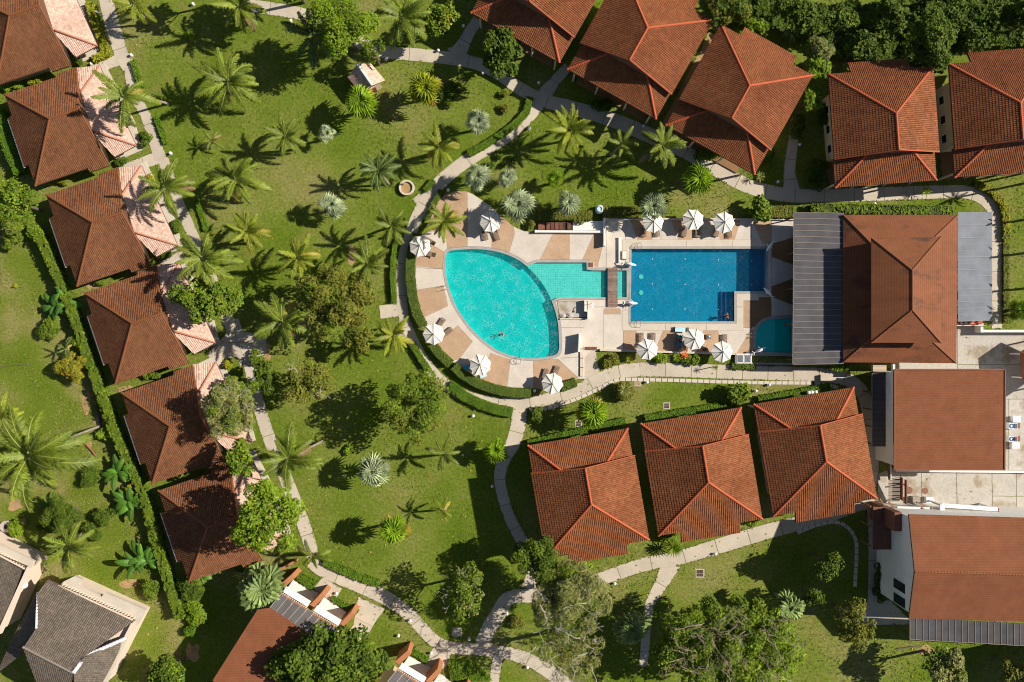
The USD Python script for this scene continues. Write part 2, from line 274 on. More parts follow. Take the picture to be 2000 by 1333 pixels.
def water(name, tint, scale, amp, gl=.25, sharp=.085, df=(.03, .50, .50), dfac=.10):
    """transparent water; caustic lines painted into its tint, sun glints as rough white lines"""
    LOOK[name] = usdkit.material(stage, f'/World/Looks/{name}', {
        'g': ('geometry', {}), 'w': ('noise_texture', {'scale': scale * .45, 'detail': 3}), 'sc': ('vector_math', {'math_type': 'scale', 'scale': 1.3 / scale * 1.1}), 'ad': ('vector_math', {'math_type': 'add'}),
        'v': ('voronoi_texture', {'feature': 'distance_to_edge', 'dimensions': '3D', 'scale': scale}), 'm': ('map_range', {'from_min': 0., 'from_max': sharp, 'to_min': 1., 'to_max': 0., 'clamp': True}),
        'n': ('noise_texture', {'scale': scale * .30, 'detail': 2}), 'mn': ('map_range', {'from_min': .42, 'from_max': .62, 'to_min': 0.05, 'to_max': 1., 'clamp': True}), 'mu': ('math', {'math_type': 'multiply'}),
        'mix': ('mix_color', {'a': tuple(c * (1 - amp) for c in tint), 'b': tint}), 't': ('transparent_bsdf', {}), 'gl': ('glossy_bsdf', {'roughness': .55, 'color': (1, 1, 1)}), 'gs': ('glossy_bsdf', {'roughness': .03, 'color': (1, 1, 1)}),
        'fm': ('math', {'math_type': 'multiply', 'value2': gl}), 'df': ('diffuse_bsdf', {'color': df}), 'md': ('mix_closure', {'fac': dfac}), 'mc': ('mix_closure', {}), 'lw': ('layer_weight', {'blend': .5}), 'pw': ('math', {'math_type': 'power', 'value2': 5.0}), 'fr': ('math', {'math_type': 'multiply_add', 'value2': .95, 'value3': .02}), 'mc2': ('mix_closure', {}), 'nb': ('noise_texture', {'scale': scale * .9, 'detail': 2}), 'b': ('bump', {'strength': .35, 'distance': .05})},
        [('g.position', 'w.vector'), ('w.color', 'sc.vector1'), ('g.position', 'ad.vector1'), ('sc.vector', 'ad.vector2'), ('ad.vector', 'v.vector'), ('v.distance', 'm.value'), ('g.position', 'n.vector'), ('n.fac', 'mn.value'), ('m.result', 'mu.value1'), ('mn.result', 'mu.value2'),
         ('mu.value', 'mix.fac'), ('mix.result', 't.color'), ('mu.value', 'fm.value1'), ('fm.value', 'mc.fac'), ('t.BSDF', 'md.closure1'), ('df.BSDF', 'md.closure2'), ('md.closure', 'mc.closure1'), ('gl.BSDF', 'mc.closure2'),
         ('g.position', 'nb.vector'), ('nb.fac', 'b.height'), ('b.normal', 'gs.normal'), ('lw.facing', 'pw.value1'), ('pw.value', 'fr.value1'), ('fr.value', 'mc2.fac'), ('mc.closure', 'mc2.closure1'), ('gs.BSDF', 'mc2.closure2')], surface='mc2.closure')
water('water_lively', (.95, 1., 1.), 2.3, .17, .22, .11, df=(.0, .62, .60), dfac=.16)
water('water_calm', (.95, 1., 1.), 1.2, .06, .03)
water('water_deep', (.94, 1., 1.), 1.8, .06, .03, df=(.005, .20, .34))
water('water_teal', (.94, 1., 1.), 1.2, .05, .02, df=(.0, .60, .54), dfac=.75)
# clear roofing sheets
def sheetglass(name, col, opac):
    LOOK[name] = usdkit.material(stage, f'/World/Looks/{name}', {
        'g': ('geometry', {}), 'n': ('noise_texture', {'scale': .5, 'detail': 5}), 'r': ('rgb_ramp', {'ramp': [(.3, tuple(c * .8 for c in col)), (.7, tuple(c * 1.2 for c in col))]}),
        'p': ('principled_bsdf', {'roughness': .5, 'specular_ior_level': .12}), 't': ('transparent_bsdf', {'color': (.62, .64, .70)}), 'm': ('mix_closure', {'fac': opac})},
        [('g.position', 'n.vector'), ('n.fac', 'r.fac'), ('r.color', 'p.base_color'), ('t.BSDF', 'm.closure1'), ('p.BSDF', 'm.closure2')], surface='m.closure')
sheetglass('roof_sheet_smoke', (.115, .108, .112), .84)
sheetglass('roof_sheet_pale', (.15, .168, .20), .9)
# ---------------------------------------------------------------- tiled roof slopes
def tiles(poly, plane, pitch=.26, course=.37, amp=.11, lift=.045):
    """clay tiles laid on a sloping plane z = a + b x + c y over the plan polygon, every tile a loose piece"""
    a, b, c = plane; g = np.hypot(b, c); up = np.array([b, c]) / g; tt = np.array([up[1], -up[0]]); cs = course / math.sqrt(1 + g * g)
    P = np.array(poly); Q = np.c_[P @ tt, P @ up]; pg = Polygon(Q).buffer(0)
    t0, s0, t1, s1 = pg.bounds; nt, ns = int((t1 - t0) / pitch) + 1, int((s1 - s0) / cs) + 1
    off = np.array([0, .26, .68, 1.0]) * pitch; hh = np.array([0, 1, 1, 0.]) * amp
    shapely.prepare(pg); mb = MB()
    def lay(ts, hs, ss, ls):
        xy = ts[:, None] * tt + ss[:, None] * up
        return np.c_[xy, a + b * xy[:, 0] + c * xy[:, 1] + hs + ls]
    I, J = np.meshgrid(np.arange(nt), np.arange(ns), indexing='ij'); I, J = I.ravel(), J.ravel()
    x0, y0 = t0 + I * pitch, s0 + J * cs
    cells = shapely.box(x0, y0, x0 + pitch, y0 + cs)
    full = shapely.contains(pg, cells); part = shapely.intersects(pg, cells) & ~full
    k = np.where(full)[0]
    if len(k):
        ts = x0[k][:, None, None] + off[None, None, :] + np.zeros((1, 2, 1)); ss = y0[k][:, None, None] + np.array([0, cs])[None, :, None] + np.zeros((1, 1, 4))
        hs = np.broadcast_to(hh[None, None], ts.shape); ls = np.broadcast_to(np.array([lift, 0.])[None, :, None], ts.shape)
        v = lay(ts.ravel(), hs.ravel(), ss.ravel(), ls.ravel()); base = np.arange(len(k))[:, None] * 8
        f = np.concatenate([base + np.array([[i, i + 1, i + 5, i + 4]]) for i in range(3)]); mb.add(v, f)
    for q in np.where(part)[0]:
        for i in range(3):
            s = shapely.box(x0[q] + off[i], y0[q], x0[q] + off[i + 1], y0[q] + cs).intersection(pg)
            for p in polys(s):
                cc = np.array(p.exterior.coords)[:-1]
                if p.exterior.is_ccw is False: cc = cc[::-1]
                fr = (cc[:, 0] - x0[q] - off[i]) / (off[i + 1] - off[i])
                v = lay(cc[:, 0], hh[i] + (hh[i + 1] - hh[i]) * fr, cc[:, 1], lift * (1 - (cc[:, 1] - y0[q]) / cs))
                mb.add(v, [[0, m, m + 1] for m in range(1, len(cc) - 1)])
    V, F = mb.mesh()
    tv = V[F]; n = np.cross(tv[:, 1] - tv[:, 0], tv[:, 2] - tv[:, 0]); F = F.copy(); F[n[:, 2] < 0] = F[n[:, 2] < 0][:, ::-1]
    return (V, F)
def under(poly, plane, drop=.10, th=.12):
    """boarding below the tiles"""
    a, b, c = plane; g = Polygon(poly).buffer(0); mb = prism(g, 0, 1); V, F = mb.mesh()
    z = a + b * V[:, 0] + c * V[:, 1] - drop
    V = np.c_[V[:, :2], np.where(V[:, 2] > .5, z, z - th)]
    return (V, F)
def caps(p0, p1, r=.15, step=.42, lift=.05):
    """a row of half-round ridge tiles"""
    p0, p1 = np.array(p0, float), np.array(p1, float); d = p1 - p0; L = np.linalg.norm(d); d /= L; side = np.cross(d, (0, 0, 1)); side /= np.linalg.norm(side); u = np.cross(side, d)
    n = max(1, int(L / step)); an = np.linspace(-.35, math.pi + .35, 6); mb = MB()
    for i in range(n):
        a, b = p0 + d * L * i / n, p0 + d * L * (i + 1) / n; v = []
        for q, rr in ((a, r * 1.14), (b, r * .92)):
            v += [q + side * math.cos(t) * rr + u * (math.sin(t) * rr + lift) for t in an]
        mb.add(v, [[j, j + 1, j + 7, j + 6] for j in range(5)]); mb.add(v[:6], [[0, j, j + 1] for j in range(1, 5)])
    return mb.mesh()
def clip_plane(poly, plane): return [(x, y, plane[0] + plane[1] * x + plane[2] * y) for x, y in poly]

def face3(pts, drop=.14):
    """a roof slope through 3D corner points, with thickness"""
    p = np.array(pts, float); g = Polygon(p[:, :2]); A = np.c_[np.ones(len(p)), p[:, :2]]; pl = np.linalg.lstsq(A, p[:, 2], rcond=None)[0]
    return [tuple(q) for q in p[:, :2]], tuple(pl)
def gabled_house(name, label, group, w, ln, ze, zr, rl, wl, d, zl, no, nd, tile_m, tile_v, ridge, side_ext=None, gutter=False, wall_m='wall_cream', inset=1.15, wing=None):
    """v axis runs from the gable (v = 0, verandah roof beyond it at v < 0) to the hipped end"""
    t = thing(name, label, 'house', group=group)
    s = (zr - ze) / w; s2 = (zr - ze) / (ln - rl)
    pl, pr, ph = (zr, s, 0), (zr, -s, 0), (zr + s2 * rl, 0, -s2)
    L = [(-w, 0), (0, 0), (0, rl), (-w, ln)]; R = [(w, 0), (w, ln), (0, rl), (0, 0)]
    if side_ext:
        a, b = side_ext; L = [(-w - b, 0), (0, 0), (0, rl), (-w, ln), (-w, a), (-w - b, a)]; R = [(-x, y) for x, y in L][::-1]
    Hp = [(0, rl), (w, ln), (no, ln), (no, ln + nd), (-no, ln + nd), (-no, ln), (-w, ln)]
    sl = s if name == 'two_storey_villa' else (4.05 - zl) / (d + .1)
    e = .3; pf = (zl + sl * d, 0, sl); h = d + e
    Fv = [(-wl, -d), (wl, -d), (wl - h, e), (-(wl - h), e)]
    pvl, pvr = (zl + sl * wl, sl, 0), (zl + sl * wl, -sl, 0)
    VL = [(-wl, -d), (-(wl - h), e), (-wl, e)]; VR = [(wl, -d), (wl, e), (wl - h, e)]
    slopes = [(L, pl, tile_m), (R, pr, tile_m), (Hp, ph, tile_m)]
    if wing: slopes += [(*face3(q), tile_v) for q in wing[0]]
    else: slopes += [(Fv, pf, tile_v), (VL, pvl, tile_v), (VR, pvr, tile_v)]
    for poly, plane, m in slopes:
        sp = obj('roof_slope', under(poly, plane), 'wall_brown', t)
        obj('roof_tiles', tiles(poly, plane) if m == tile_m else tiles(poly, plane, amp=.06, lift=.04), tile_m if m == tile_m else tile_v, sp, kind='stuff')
    A, B = (0, rl, zr), (0, 0, zr)
    obj('ridge_cap', caps(A, B), ridge, t)
    for q in ((-w, ln, ze), (w, ln, ze)): obj('hip_cap', caps(q, A), ridge, t)
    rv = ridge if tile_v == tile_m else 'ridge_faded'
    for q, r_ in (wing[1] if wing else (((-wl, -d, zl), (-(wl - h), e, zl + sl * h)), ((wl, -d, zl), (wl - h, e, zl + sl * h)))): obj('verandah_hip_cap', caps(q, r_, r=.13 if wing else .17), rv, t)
    for q in ((-w, 0, ze), (w, 0, ze)): obj('verge_cap', caps(q, B, r=.085, lift=.02), ridge, t)
    # walls under the eaves, gable board, verandah posts
    mb = MB(); wi = w - inset; mb.box(-wi, wi, 1.0, ln - inset, 0, ze - .05); mb.build('wall', wall_m, t); mb = MB(); mb.add([(-w + .3, .12, ze), (w - .3, .12, ze), (0, .12, zr - .15), (-w + .3, .3, ze), (w - .3, .3, ze), (0, .3, zr - .15)], [[0, 1, 2], [5, 4, 3], [0, 2, 5], [0, 5, 3], [1, 4, 5], [1, 5, 2]])
    mb.build('gable_board', 'wall_brown', t)
    if not wing: MB().box(-wi, wi, -d + .8, 1.0, 0, .25).build('verandah_floor', 'deck_brown', t)  # floor colour darkened to stand for the shade under the verandah roof
    for x in (-wl + .9, -wl / 3, wl / 3, wl - .9) if not wing else (): MB().box(x - .12, x + .12, -d + .7, -d + .94, 0, zl - .12).build('verandah_post', 'wall_white' if gutter else 'wall_cream', t)
    levels = (1.0,) if ze < 4 else (.9, 3.9)
    for z in levels:
        for sx in (-1, 1):
            for y in (2.6, 5.4, 8.2):
                f = MB().box(sx * wi - .05, sx * wi + .05, y - .65, y + .65, z, z + 1.35).build('window', 'wall_white', t)
                MB().box(sx * (wi + .02) - .05, sx * (wi + .02) + .05, y - .55, y + .55, z + .1, z + 1.25).build('pane', 'dark_glass', f)
    if gutter: MB().bar((-no, ln + nd + .07, ze - s2 * nd - .10), (no, ln + nd + .07, ze - s2 * nd - .10), .2, .18).build('gutter', 'gutter_white', t)
    return t
def place_house(proto, first, c, ang, label):
    if first:
        x = UsdGeom.Xformable(proto); ops = x.GetOrderedXformOps(); ops[0].Set(tuple(map(float, c))); ops[1].Set(float(ang)); proto.SetCustomDataByKey('label', label); return proto
    return dup(proto, c, ang, label)

ground_parts = []          # (polygon of paving, etc.) cut from nothing: sheets lie above the lawn
# seven villas: gable corners of the main eave, in photograph pixels
VZ = dict(ze=6.8, zr=10.2)
villa_spots = [((1240, 890), (1037, 925), 'orange tiled villa below the pool, beside the dark bushy tree and curved path'),
               ((1462, 849), (1259, 882), 'orange tiled villa in the middle of the row of three below the pool'),
               ((1685, 809), (1481, 844), 'orange tiled villa with bright orange hips next to the long service building'),
               ((945, -26), (1120, 73), 'orange tiled villa at the top, cut by the frame, behind the round dark tree'),
               ((1135, 85), (1310, 184), 'orange tiled villa across the path from the palms, at the sandy alley'),
               ((1328, 195), (1504, 293), 'orange tiled villa between the sandy alley and the narrow side path'),
               ((1628, 312), (1836, 297), 'reddish tiled villa behind the dark shrub bed, a big tree hanging over it'),
               ((1863, 292), (2071, 277), 'reddish tiled villa at the frame edge beside the round lawn path')]
villa = gabled_house('two_storey_villa', '', 'two storey villas with orange tiled roofs', 7.25, 11.8, 6.8, 10.2, 4.9, 7.05, 3.75, 5.9, 4.15, 1.6, 'tile_orange', 'tile_orange', 'ridge_orange', inset=1.65)
for i, (a, b, lb) in enumerate(villa_spots):
    A, B = W(*a, 6.8), W(*b, 6.8); u = (B - A)[:2]; u /= np.linalg.norm(u); c = (A + B) / 2
    place_house(villa, i == 0, (c[0], c[1], 0), math.degrees(math.atan2(u[1], u[0])), lb)
# seven bungalows on the left, stepped along the boundary hedge
ang_b = math.degrees(math.atan2(-.32, -.948)) - 90; _r = math.radians(ang_b); _o = W(97, 233, 6.6)[:2] - 4.3 * np.array([-math.sin(_r), math.cos(_r)])
def loc_b(px, py, z):
    q = W(px, py, z)[:2] - _o; return (q[0] * math.cos(_r) + q[1] * math.sin(_r), -q[0] * math.sin(_r) + q[1] * math.cos(_r), z)
zi, zo = 4.3, 2.6
wI1, wI2, wO1, wO2 = loc_b(155, 185, zi), loc_b(184, 257, zi), loc_b(195, 129, zo), loc_b(266, 285, zo)
_A, _B, _C = np.array(wO1), np.array(wO2), (np.array(wI1) + np.array(wI2)) / 2; _n = np.cross(_B - _A, _C - _A); _zf = lambda q: (q[0], q[1], _A[2] - (_n[0] * (q[0] - _A[0]) + _n[1] * (q[1] - _A[1])) / _n[2])
wK1, wK2 = _zf(loc_b(140, 200, 4.9)), _zf(loc_b(166, 252, 4.9))
wing_f = [[wO1, wO2, wI2, wK2, wK1, wI1], [wO1, wI1, loc_b(147, 186, 4.0), loc_b(150, 133, zo)], [wO2, loc_b(224, 307, zo), loc_b(182, 262, 4.0), wI2]]
wing_h = [(wO1, wI1), (wO2, wI2)]
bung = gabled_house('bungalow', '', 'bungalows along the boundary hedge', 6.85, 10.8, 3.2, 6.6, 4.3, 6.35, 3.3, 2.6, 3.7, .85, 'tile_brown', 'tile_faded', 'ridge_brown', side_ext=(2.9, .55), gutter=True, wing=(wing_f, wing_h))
ap = [(19, 31), (97, 233), (181, 435), (258, 632), (332, 833), (406, 1030)]
lbs = ['brown tiled bungalow in the upper corner, beside the flowering bed and the first path branch', 'brown tiled bungalow with a palm shadow, second from the top of its row',
       'brown tiled bungalow whose verandah roof two palms overhang, third from the top', 'brown tiled bungalow with its verandah under the round dark green tree',
       'brown tiled bungalow half shaded by the grey feathery tree', 'dark shaded bungalow at the lower end of the row under the bright green tree']
for i, ((x, y), lb) in enumerate(zip(ap, lbs)):
    c = W(x, y, 6.6); r = math.radians(ang_b); o = c[:2] - 4.3 * np.array([-math.sin(r), math.cos(r)])
    place_house(bung, i == 0, (o[0], o[1], 0), ang_b, lb)
# pale terrace slabs in front of the bungalows
for i, (x, y) in enumerate(ap):
    c = W(x, y, 6.6); r = math.radians(ang_b); vx = np.array([-math.sin(r), math.cos(r)]); ux = np.array([math.cos(r), math.sin(r)]); o = c[:2] - 4.3 * vx
    q = [o + ux * a + vx * b for a, b in [loc_b(*p, .3)[:2] for p in ((150, 150), (203, 124), (262, 238), (276, 293), (228, 314), (190, 270))]]
    tag(prism(Polygon(q), .005, .16).build('terrace', 'coping_pale'), None, None, None, 'structure')

def slab_roof(poly, z, th, mat, name, parent): return prism(poly, z - th, z).build(name, mat, parent)
def canopy(label, c00, c10, c11, c01, n, mat, railm='rail_metal', posts=True, group=None):
    """sheet roof of n loose panels between rails; corners: eave start, eave end, top end, top start (3D)"""
    t = thing('sheet_canopy', label, 'canopy', group=group); c00, c10, c11, c01 = map(np.array, (c00, c10, c11, c01))
    for i in range(n):
        a, b = (i + .03) / n, (i + .97) / n
        q = [c00 + (c10 - c00) * a, c00 + (c10 - c00) * b, c01 + (c11 - c01) * b, c01 + (c11 - c01) * a]
        v = [p for p in q] + [p - (0, 0, .03) for p in q]
        obj('roof_panel', MB().add(v, [[0, 1, 2, 3], [7, 6, 5, 4], [0, 4, 5, 1], [1, 5, 6, 2], [2, 6, 7, 3], [3, 7, 4, 0]]).mesh(), mat, t)
    for i in range(n + 1):
        a = i / n; MB().bar(c00 + (c10 - c00) * a + (0, 0, .02), c01 + (c11 - c01) * a + (0, 0, .02), .055, .07).build('rail', railm, t)
    MB().bar(c00 - (0, 0, .08), c10 - (0, 0, .08), .12, .14).build('eave_beam', 'rail_metal', t)
    if posts:
        for a in np.linspace(.03, .97, 5):
            p = c00 + (c10 - c00) * a; MB().box(-.08, .08, -.08, .08, 0, p[2] - .15, c=(p[0], p[1], 0)).build('post', 'wall_brown', t)
    return t
# ---------------------------------------------------------------- restaurant by the pools
rest = thing('restaurant', 'large brown hip roofed pavilion with a raised upper roof and dark stains, beside the pools', 'building')
o_z, u_z, top_z = 4.6, 8.0, 9.9
O = [W(1647, 420, o_z), W(1871, 420, o_z), W(1868, 710, o_z), W(1647, 708, o_z)]
U = [W(1702, 465, u_z), W(1838, 463, u_z), W(1838, 670, u_z), W(1702, 670, u_z)]
_uc = (U[0] + U[2]) / 2; I_ = [np.array([p[0] + (_uc[0] - p[0]) * .22, p[1] + (_uc[1] - p[1]) * .12, 6.3]) for p in U]
R1, R2 = W(1782, 528, top_z), W(1782, 606, top_z)
for i in range(4):
    j = (i + 1) % 4; po, pl = face3([O[i], O[j], I_[j], I_[i]]); obj('skirt_roof', under(po, pl, 0, .15), 'shingle_stained', rest)
for pts in ((U[0], U[1], R1), (U[1], U[2], R2, R1), (U[2], U[3], R2), (U[3], U[0], R1, R2)):
    po, pl = face3(pts); obj('upper_roof', under(po, pl, 0, .15), 'shingle_stained', rest)
for a, b in ((U[0], R1), (U[1], R1), (U[2], R2), (U[3], R2), (R1, R2)): obj('hip_cap', caps(a, b, r=.11, lift=0), 'ridge_brown', rest)
for a, b in zip(O, I_): obj('hip_cap', caps(a, b, r=.10, lift=0), 'ridge_brown', rest)
ins = [p + (np.array([(I_[0][0] + I_[1][0]) / 2, (I_[0][1] + I_[2][1]) / 2, 6]) - p) * .12 for p in I_]
prism(Polygon([p[:2] for p in ins]), 4.4, 8.1).build('clerestory_wall', 'wall_brown', rest)
inO = [p + (np.array([(O[0][0] + O[1][0]) / 2, (O[0][1] + O[2][1]) / 2, 4.6]) - p) * .16 for p in O]
prism(Polygon([p[:2] for p in inO]), 0, 4.7).build('wall', 'wall_cream', rest)
canopy('long smoked sheet canopy with pale rails between the rectangular pool and the restaurant', W(1551, 415, 3.9), W(1549, 712, 3.9), W(1648, 711, 4.35), W(1648, 417, 4.35), 25, 'roof_sheet_smoke')
canopy('pale blue grey sheet canopy on the outer side of the restaurant', W(1937, 415, 3.6), W(1937, 626, 3.6), W(1871, 628, 4.2), W(1871, 415, 4.2), 17, 'roof_sheet_pale', 'rail_grey')
# ---------------------------------------------------------------- kitchen block with flat shingle roof
kit = thing('kitchen_building', 'square service building with a plain flat reddish brown roof and pale parapet', 'building')
kz = 6.8
kr = [W(1747, 722, kz), W(1963, 722, kz), W(1962, 918, kz), W(1747, 918, kz)]
prism(Polygon([p[:2] for p in kr]), kz - .25, kz).build('roof', 'shingle', kit)
kw = Polygon([p[:2] for p in kr]).buffer(-.45, join_style=2); prism(kw, 0, kz - .26).build('wall', 'wall_white', kit)
for a, b in zip(kr, kr[1:] + kr[:1]): MB().bar(np.array(a) + (0, 0, .03), np.array(b) + (0, 0, .03), .16, .14).build('roof_edge', 'ridge_brown', kit)
a, b = W(1744.5, 712, 6.2), W(1744.5, 868, 6.2); MB().bar(a, b, .3, .5).build('parapet', 'wall_white', kit)
for y in (770, 830, 880):
    p = W(1962, y, 2.2); f = MB().box(-.06, .06, -.7, .7, -.9, .9, c=(kw.bounds[2] + .02, p[1], 2.2)).build('window', 'wall_white', kit); MB().box(-.06, .06, -.58, .58, -.78, .78, c=(kw.bounds[2] + .05, p[1], 2.2)).build('pane', 'dark_glass', f)
canopy('narrow dark sheet canopy in the shade along the service building', W(1704, 729, 3.0), W(1704, 872, 3.0), W(1741, 872, 3.4), W(1741, 729, 3.4), 14, 'roof_sheet_smoke', 'wall_brown')
vb = thing('vent_housing', 'small beige slatted vent housing on the canopy end beside the restaurant', 'vent housing', W(1718, 719, 3.3))
MB().box(-.95, .95, -.5, .5, -.5, .02).build('housing', 'wall_cream', vb)
for k in range(5): MB().box(-.98, .98, -.42 + k * .19, -.34 + k * .19, .025, .06).build('slat', 'rail_metal', vb)
# ---------------------------------------------------------------- hall with gable roof
hall = thing('hall', 'tall long hall with a low reddish brown gable roof and a shaded white end wall', 'building')
he, hr = 10.3, 12.5
A0, A1, A2 = W(1776, 1005, he), W(1787.5, 1117, hr), W(1776, 1208, he); ex = np.array([30., 0, 0])
B0, B1, B2 = A0 + ex + (0, -.9, 0), A1 + ex + (0, -.9, 0), A2 + ex + (0, -.9, 0)
for nm, pts in (('roof_slope', (A0, B0, B1, A1)), ('roof_slope', (A1, B1, B2, A2))):
    po, pl = face3(pts); obj(nm, under(po, pl, 0, .16), 'shingle', hall)
obj('ridge_cap', caps(A1, B1, r=.12, lift=-.02), 'ridge_brown', hall)
for a, b in ((A0, A1), (A1, A2)): MB().bar(np.array(a) + (-.04, 0, -.08), np.array(b) + (-.04, 0, -.08), .1, .28).build('barge_board', 'wall_brown', hall)
x0 = A0[0] + .35; ym = A1[1]
mb = MB(); pr_ = [(A0[1] - .5, 0), (A2[1] + .5, 0), (A2[1] + .5, he - .1), (ym, hr - .22), (A0[1] - .5, he - .1)]
vv = [(x0, y, z) for y, z in pr_] + [(x0 + 29, y - .9, z) for y, z in pr_]
mb.add(vv, [[0, 4, 3], [0, 3, 2], [0, 2, 1], [5, 6, 7], [5, 7, 8], [5, 8, 9]]); mb.add(vv, [[0, 1, 6, 5], [1, 2, 7, 6], [4, 0, 5, 9]]); mb.build('wall', 'wall_white', hall)
for yy in (A2[1] + 3.3, A2[1] + 1.3):
    f = MB().box(x0 - .04, x0 + .02, yy - .75, yy + .75, 5.2, 8.6).build('window', 'wall_white', hall); MB().box(x0 - .07, x0 - .02, yy - .65, yy + .65, 5.3, 8.5).build('pane', 'dark_glass', f)
MB().box(x0 - 1.0, x0 - .05, A0[1] - 2.9, A0[1] - .3, 0, 7.6).build('entrance_block', 'wood_red', hall)
MB().box(x0 - 2.6, x0 - .05, A0[1] - 6.2, A0[1] - .2, 4.4, 4.6).build('entrance_roof', 'wood_red', hall)
for y in (A0[1] - .4, A0[1] - 3.2, A0[1] - 6.0): MB().box(x0 - 2.5, x0 - 2.3, y - .1, y + .1, 0, 3.4).build('entrance_post', 'wood_beam', hall)
MB().box(x0 - 1.2, x0 - .05, A0[1] - 7.6, A0[1] - 6.3, 0, .12).build('step', 'path', hall)
canopy('smoked sheet lean-to with pale rails along the lawn side of the hall', W(1777, 1249, 6.2), W(2120, 1268, 6.2), W(2120, 1224, 7.6), W(1777, 1207, 7.6), 27, 'roof_sheet_smoke')
# frame structure between the hall and the yard
pgl = thing('pergola', 'white framed pergola with slanting brown beams in front of the hall', 'pergola')
pz = 4.2
def wb(p, q, z, w, m, nm, h=.25): MB().bar(W(*p, z), W(*q, z), w, h).build(nm, m, pgl)
wb((1838, 987), (1948, 995), pz, .55, 'white_paint', 'frame_beam'); wb((1840, 985), (1840, 1008), pz - .02, .6, 'white_paint', 'frame_beam'); wb((1752, 992), (1834, 994), 3.6, .38, 'white_paint', 'frame_beam'); wb((1948, 993), (1948, 1010), pz - .02, .35, 'wood_red', 'frame_beam')
wb((1756, 998), (1836, 1000), 3.3, .2, 'wood_red', 'rafter'); wb((1842, 998), (1944, 1002), 3.9, .2, 'wood_red', 'rafter')
for x in (1736, 1800, 1818, 1890): wb((x, 981 if x < 1790 else 992), (x + 26, 1007), 3.75 if x != 1890 else 3.7, .22, 'wood_beam', 'slanting_beam', .2)
wb((1718, 974), (1735, 1000), 3.4, .2, 'wood_beam', 'slanting_beam'); wb((1716, 990), (1747, 995), 3.2, .22, 'wood_red', 'rafter'); wb((1790, 982), (1812, 990), 3.3, .2, 'wood_beam', 'slanting_beam')
for x, y in ((1754, 996), (1840, 988), (1947, 996), (1800, 996)):
    p = W(x, y, pz); MB().box(-.12, .12, -.12, .12, 0, 3.6 if x < 1830 else pz - .2, c=(p[0], p[1], 0)).build('post', 'white_paint', pgl)
trs = thing('slatted_stair', 'slatted wooden stair with brown side boards at the end of the yard', 'stair')
for k in range(17):
    y = 937 + k * 2.6; MB().bar(W(1735.5, y, 1.9 - k * .05), W(1758, y, 1.9 - k * .05), .13, .06).build('tread', 'wood_grey', trs)
MB().bar(W(1761, 933, 2.4), W(1761, 977, 1.6), .12, .7).build('side_board', 'wood_red', trs); MB().bar(W(1769, 938, 2.6), W(1769, 984, 1.8), .14, .5).build('side_board', 'wood_red', trs)
MB().bar(W(1736, 937, 2.2), W(1761, 933, 2.2), .12, .3).build('top_board', 'rail_metal', trs)
for k in range(2):
    p = W(1760, 945 + 26 * k, 0); MB().box(-.08, .08, -.08, .08, 0, 1.8, c=p).build('stair_post', 'wood_red', trs)
gate = thing('yard_gate', 'dark red folding gate panel with a pale edge by the service building corner', 'gate')
MB().bar(W(1733, 891, 1.2), W(1738.5, 938, 1.2), .9, .12, up=(1, 0, 0)).build('gate_panel', 'wood_red', gate); MB().bar(W(1740, 890, 2.5), W(1740, 938, 2.5), .10, .12).build('gate_rail', 'gutter_white', gate)
# gazebo roof entering the frame
gz = thing('gazebo', 'corner of a reddish roof entering the frame above the yard', 'gazebo')
gc = W(2046, 712, 3.6); rim = [gc[:2] + 4.0 * np.array([math.cos(a), math.sin(a)]) for a in np.radians(np.arange(6) * 60 + 155)]
for i in range(6):
    po, pl = face3([(*rim[i], 3.2), (*rim[(i + 1) % 6], 3.2), (gc[0], gc[1], 5.0)]); obj('roof_slope', under(po, pl, 0, .1), 'shingle', gz)
for q in rim: MB().box(-.1, .1, -.1, .1, 0, 3.1, c=(*(gc[:2] + (np.array(q) - gc[:2]) * .85), 0)).build('post', 'wall_white', gz)
# ---------------------------------------------------------------- small garden shrine roof
sh = thing('garden_shelter', 'small pink tiled shelter with a white ridge standing on the lawn', 'shelter')
s0 = {k: W(*p, z) for k, (p, z) in dict(r0=((698, 126), 3.6), r1=((727, 168), 3.6), l0=((679, 151), 2.3), l1=((707, 186), 2.3), e0=((724, 124), 2.3), e1=((752, 157), 2.3)).items()}
for pts in ((s0['l0'], s0['l1'], s0['r1'], s0['r0']), (s0['r0'], s0['r1'], s0['e1'], s0['e0'])):
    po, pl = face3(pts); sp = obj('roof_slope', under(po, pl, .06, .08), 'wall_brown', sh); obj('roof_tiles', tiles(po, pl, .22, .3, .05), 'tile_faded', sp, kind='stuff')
obj('ridge_cap', caps(s0['r0'], s0['r1'], r=.2), 'ridge_white', sh)
cc = (s0['l0'] + s0['l1'] + s0['e0'] + s0['e1']) / 4; dd = s0['r1'] - s0['r0']; an = math.degrees(math.atan2(dd[1], dd[0])); Rz = trimesh.transformations.rotation_matrix(math.radians(an), (0, 0, 1))[:3, :3]
MB().box(-1.5, 1.5, -1.3, 1.3, 0, 2.2, R=Rz, c=(cc[0], cc[1], 0)).build('wall', 'wall_cream', sh); MB().box(1.5, 1.62, -.4, .4, .1, 1.9, R=Rz, c=(cc[0], cc[1], 0)).build('door', 'wood_red', sh)
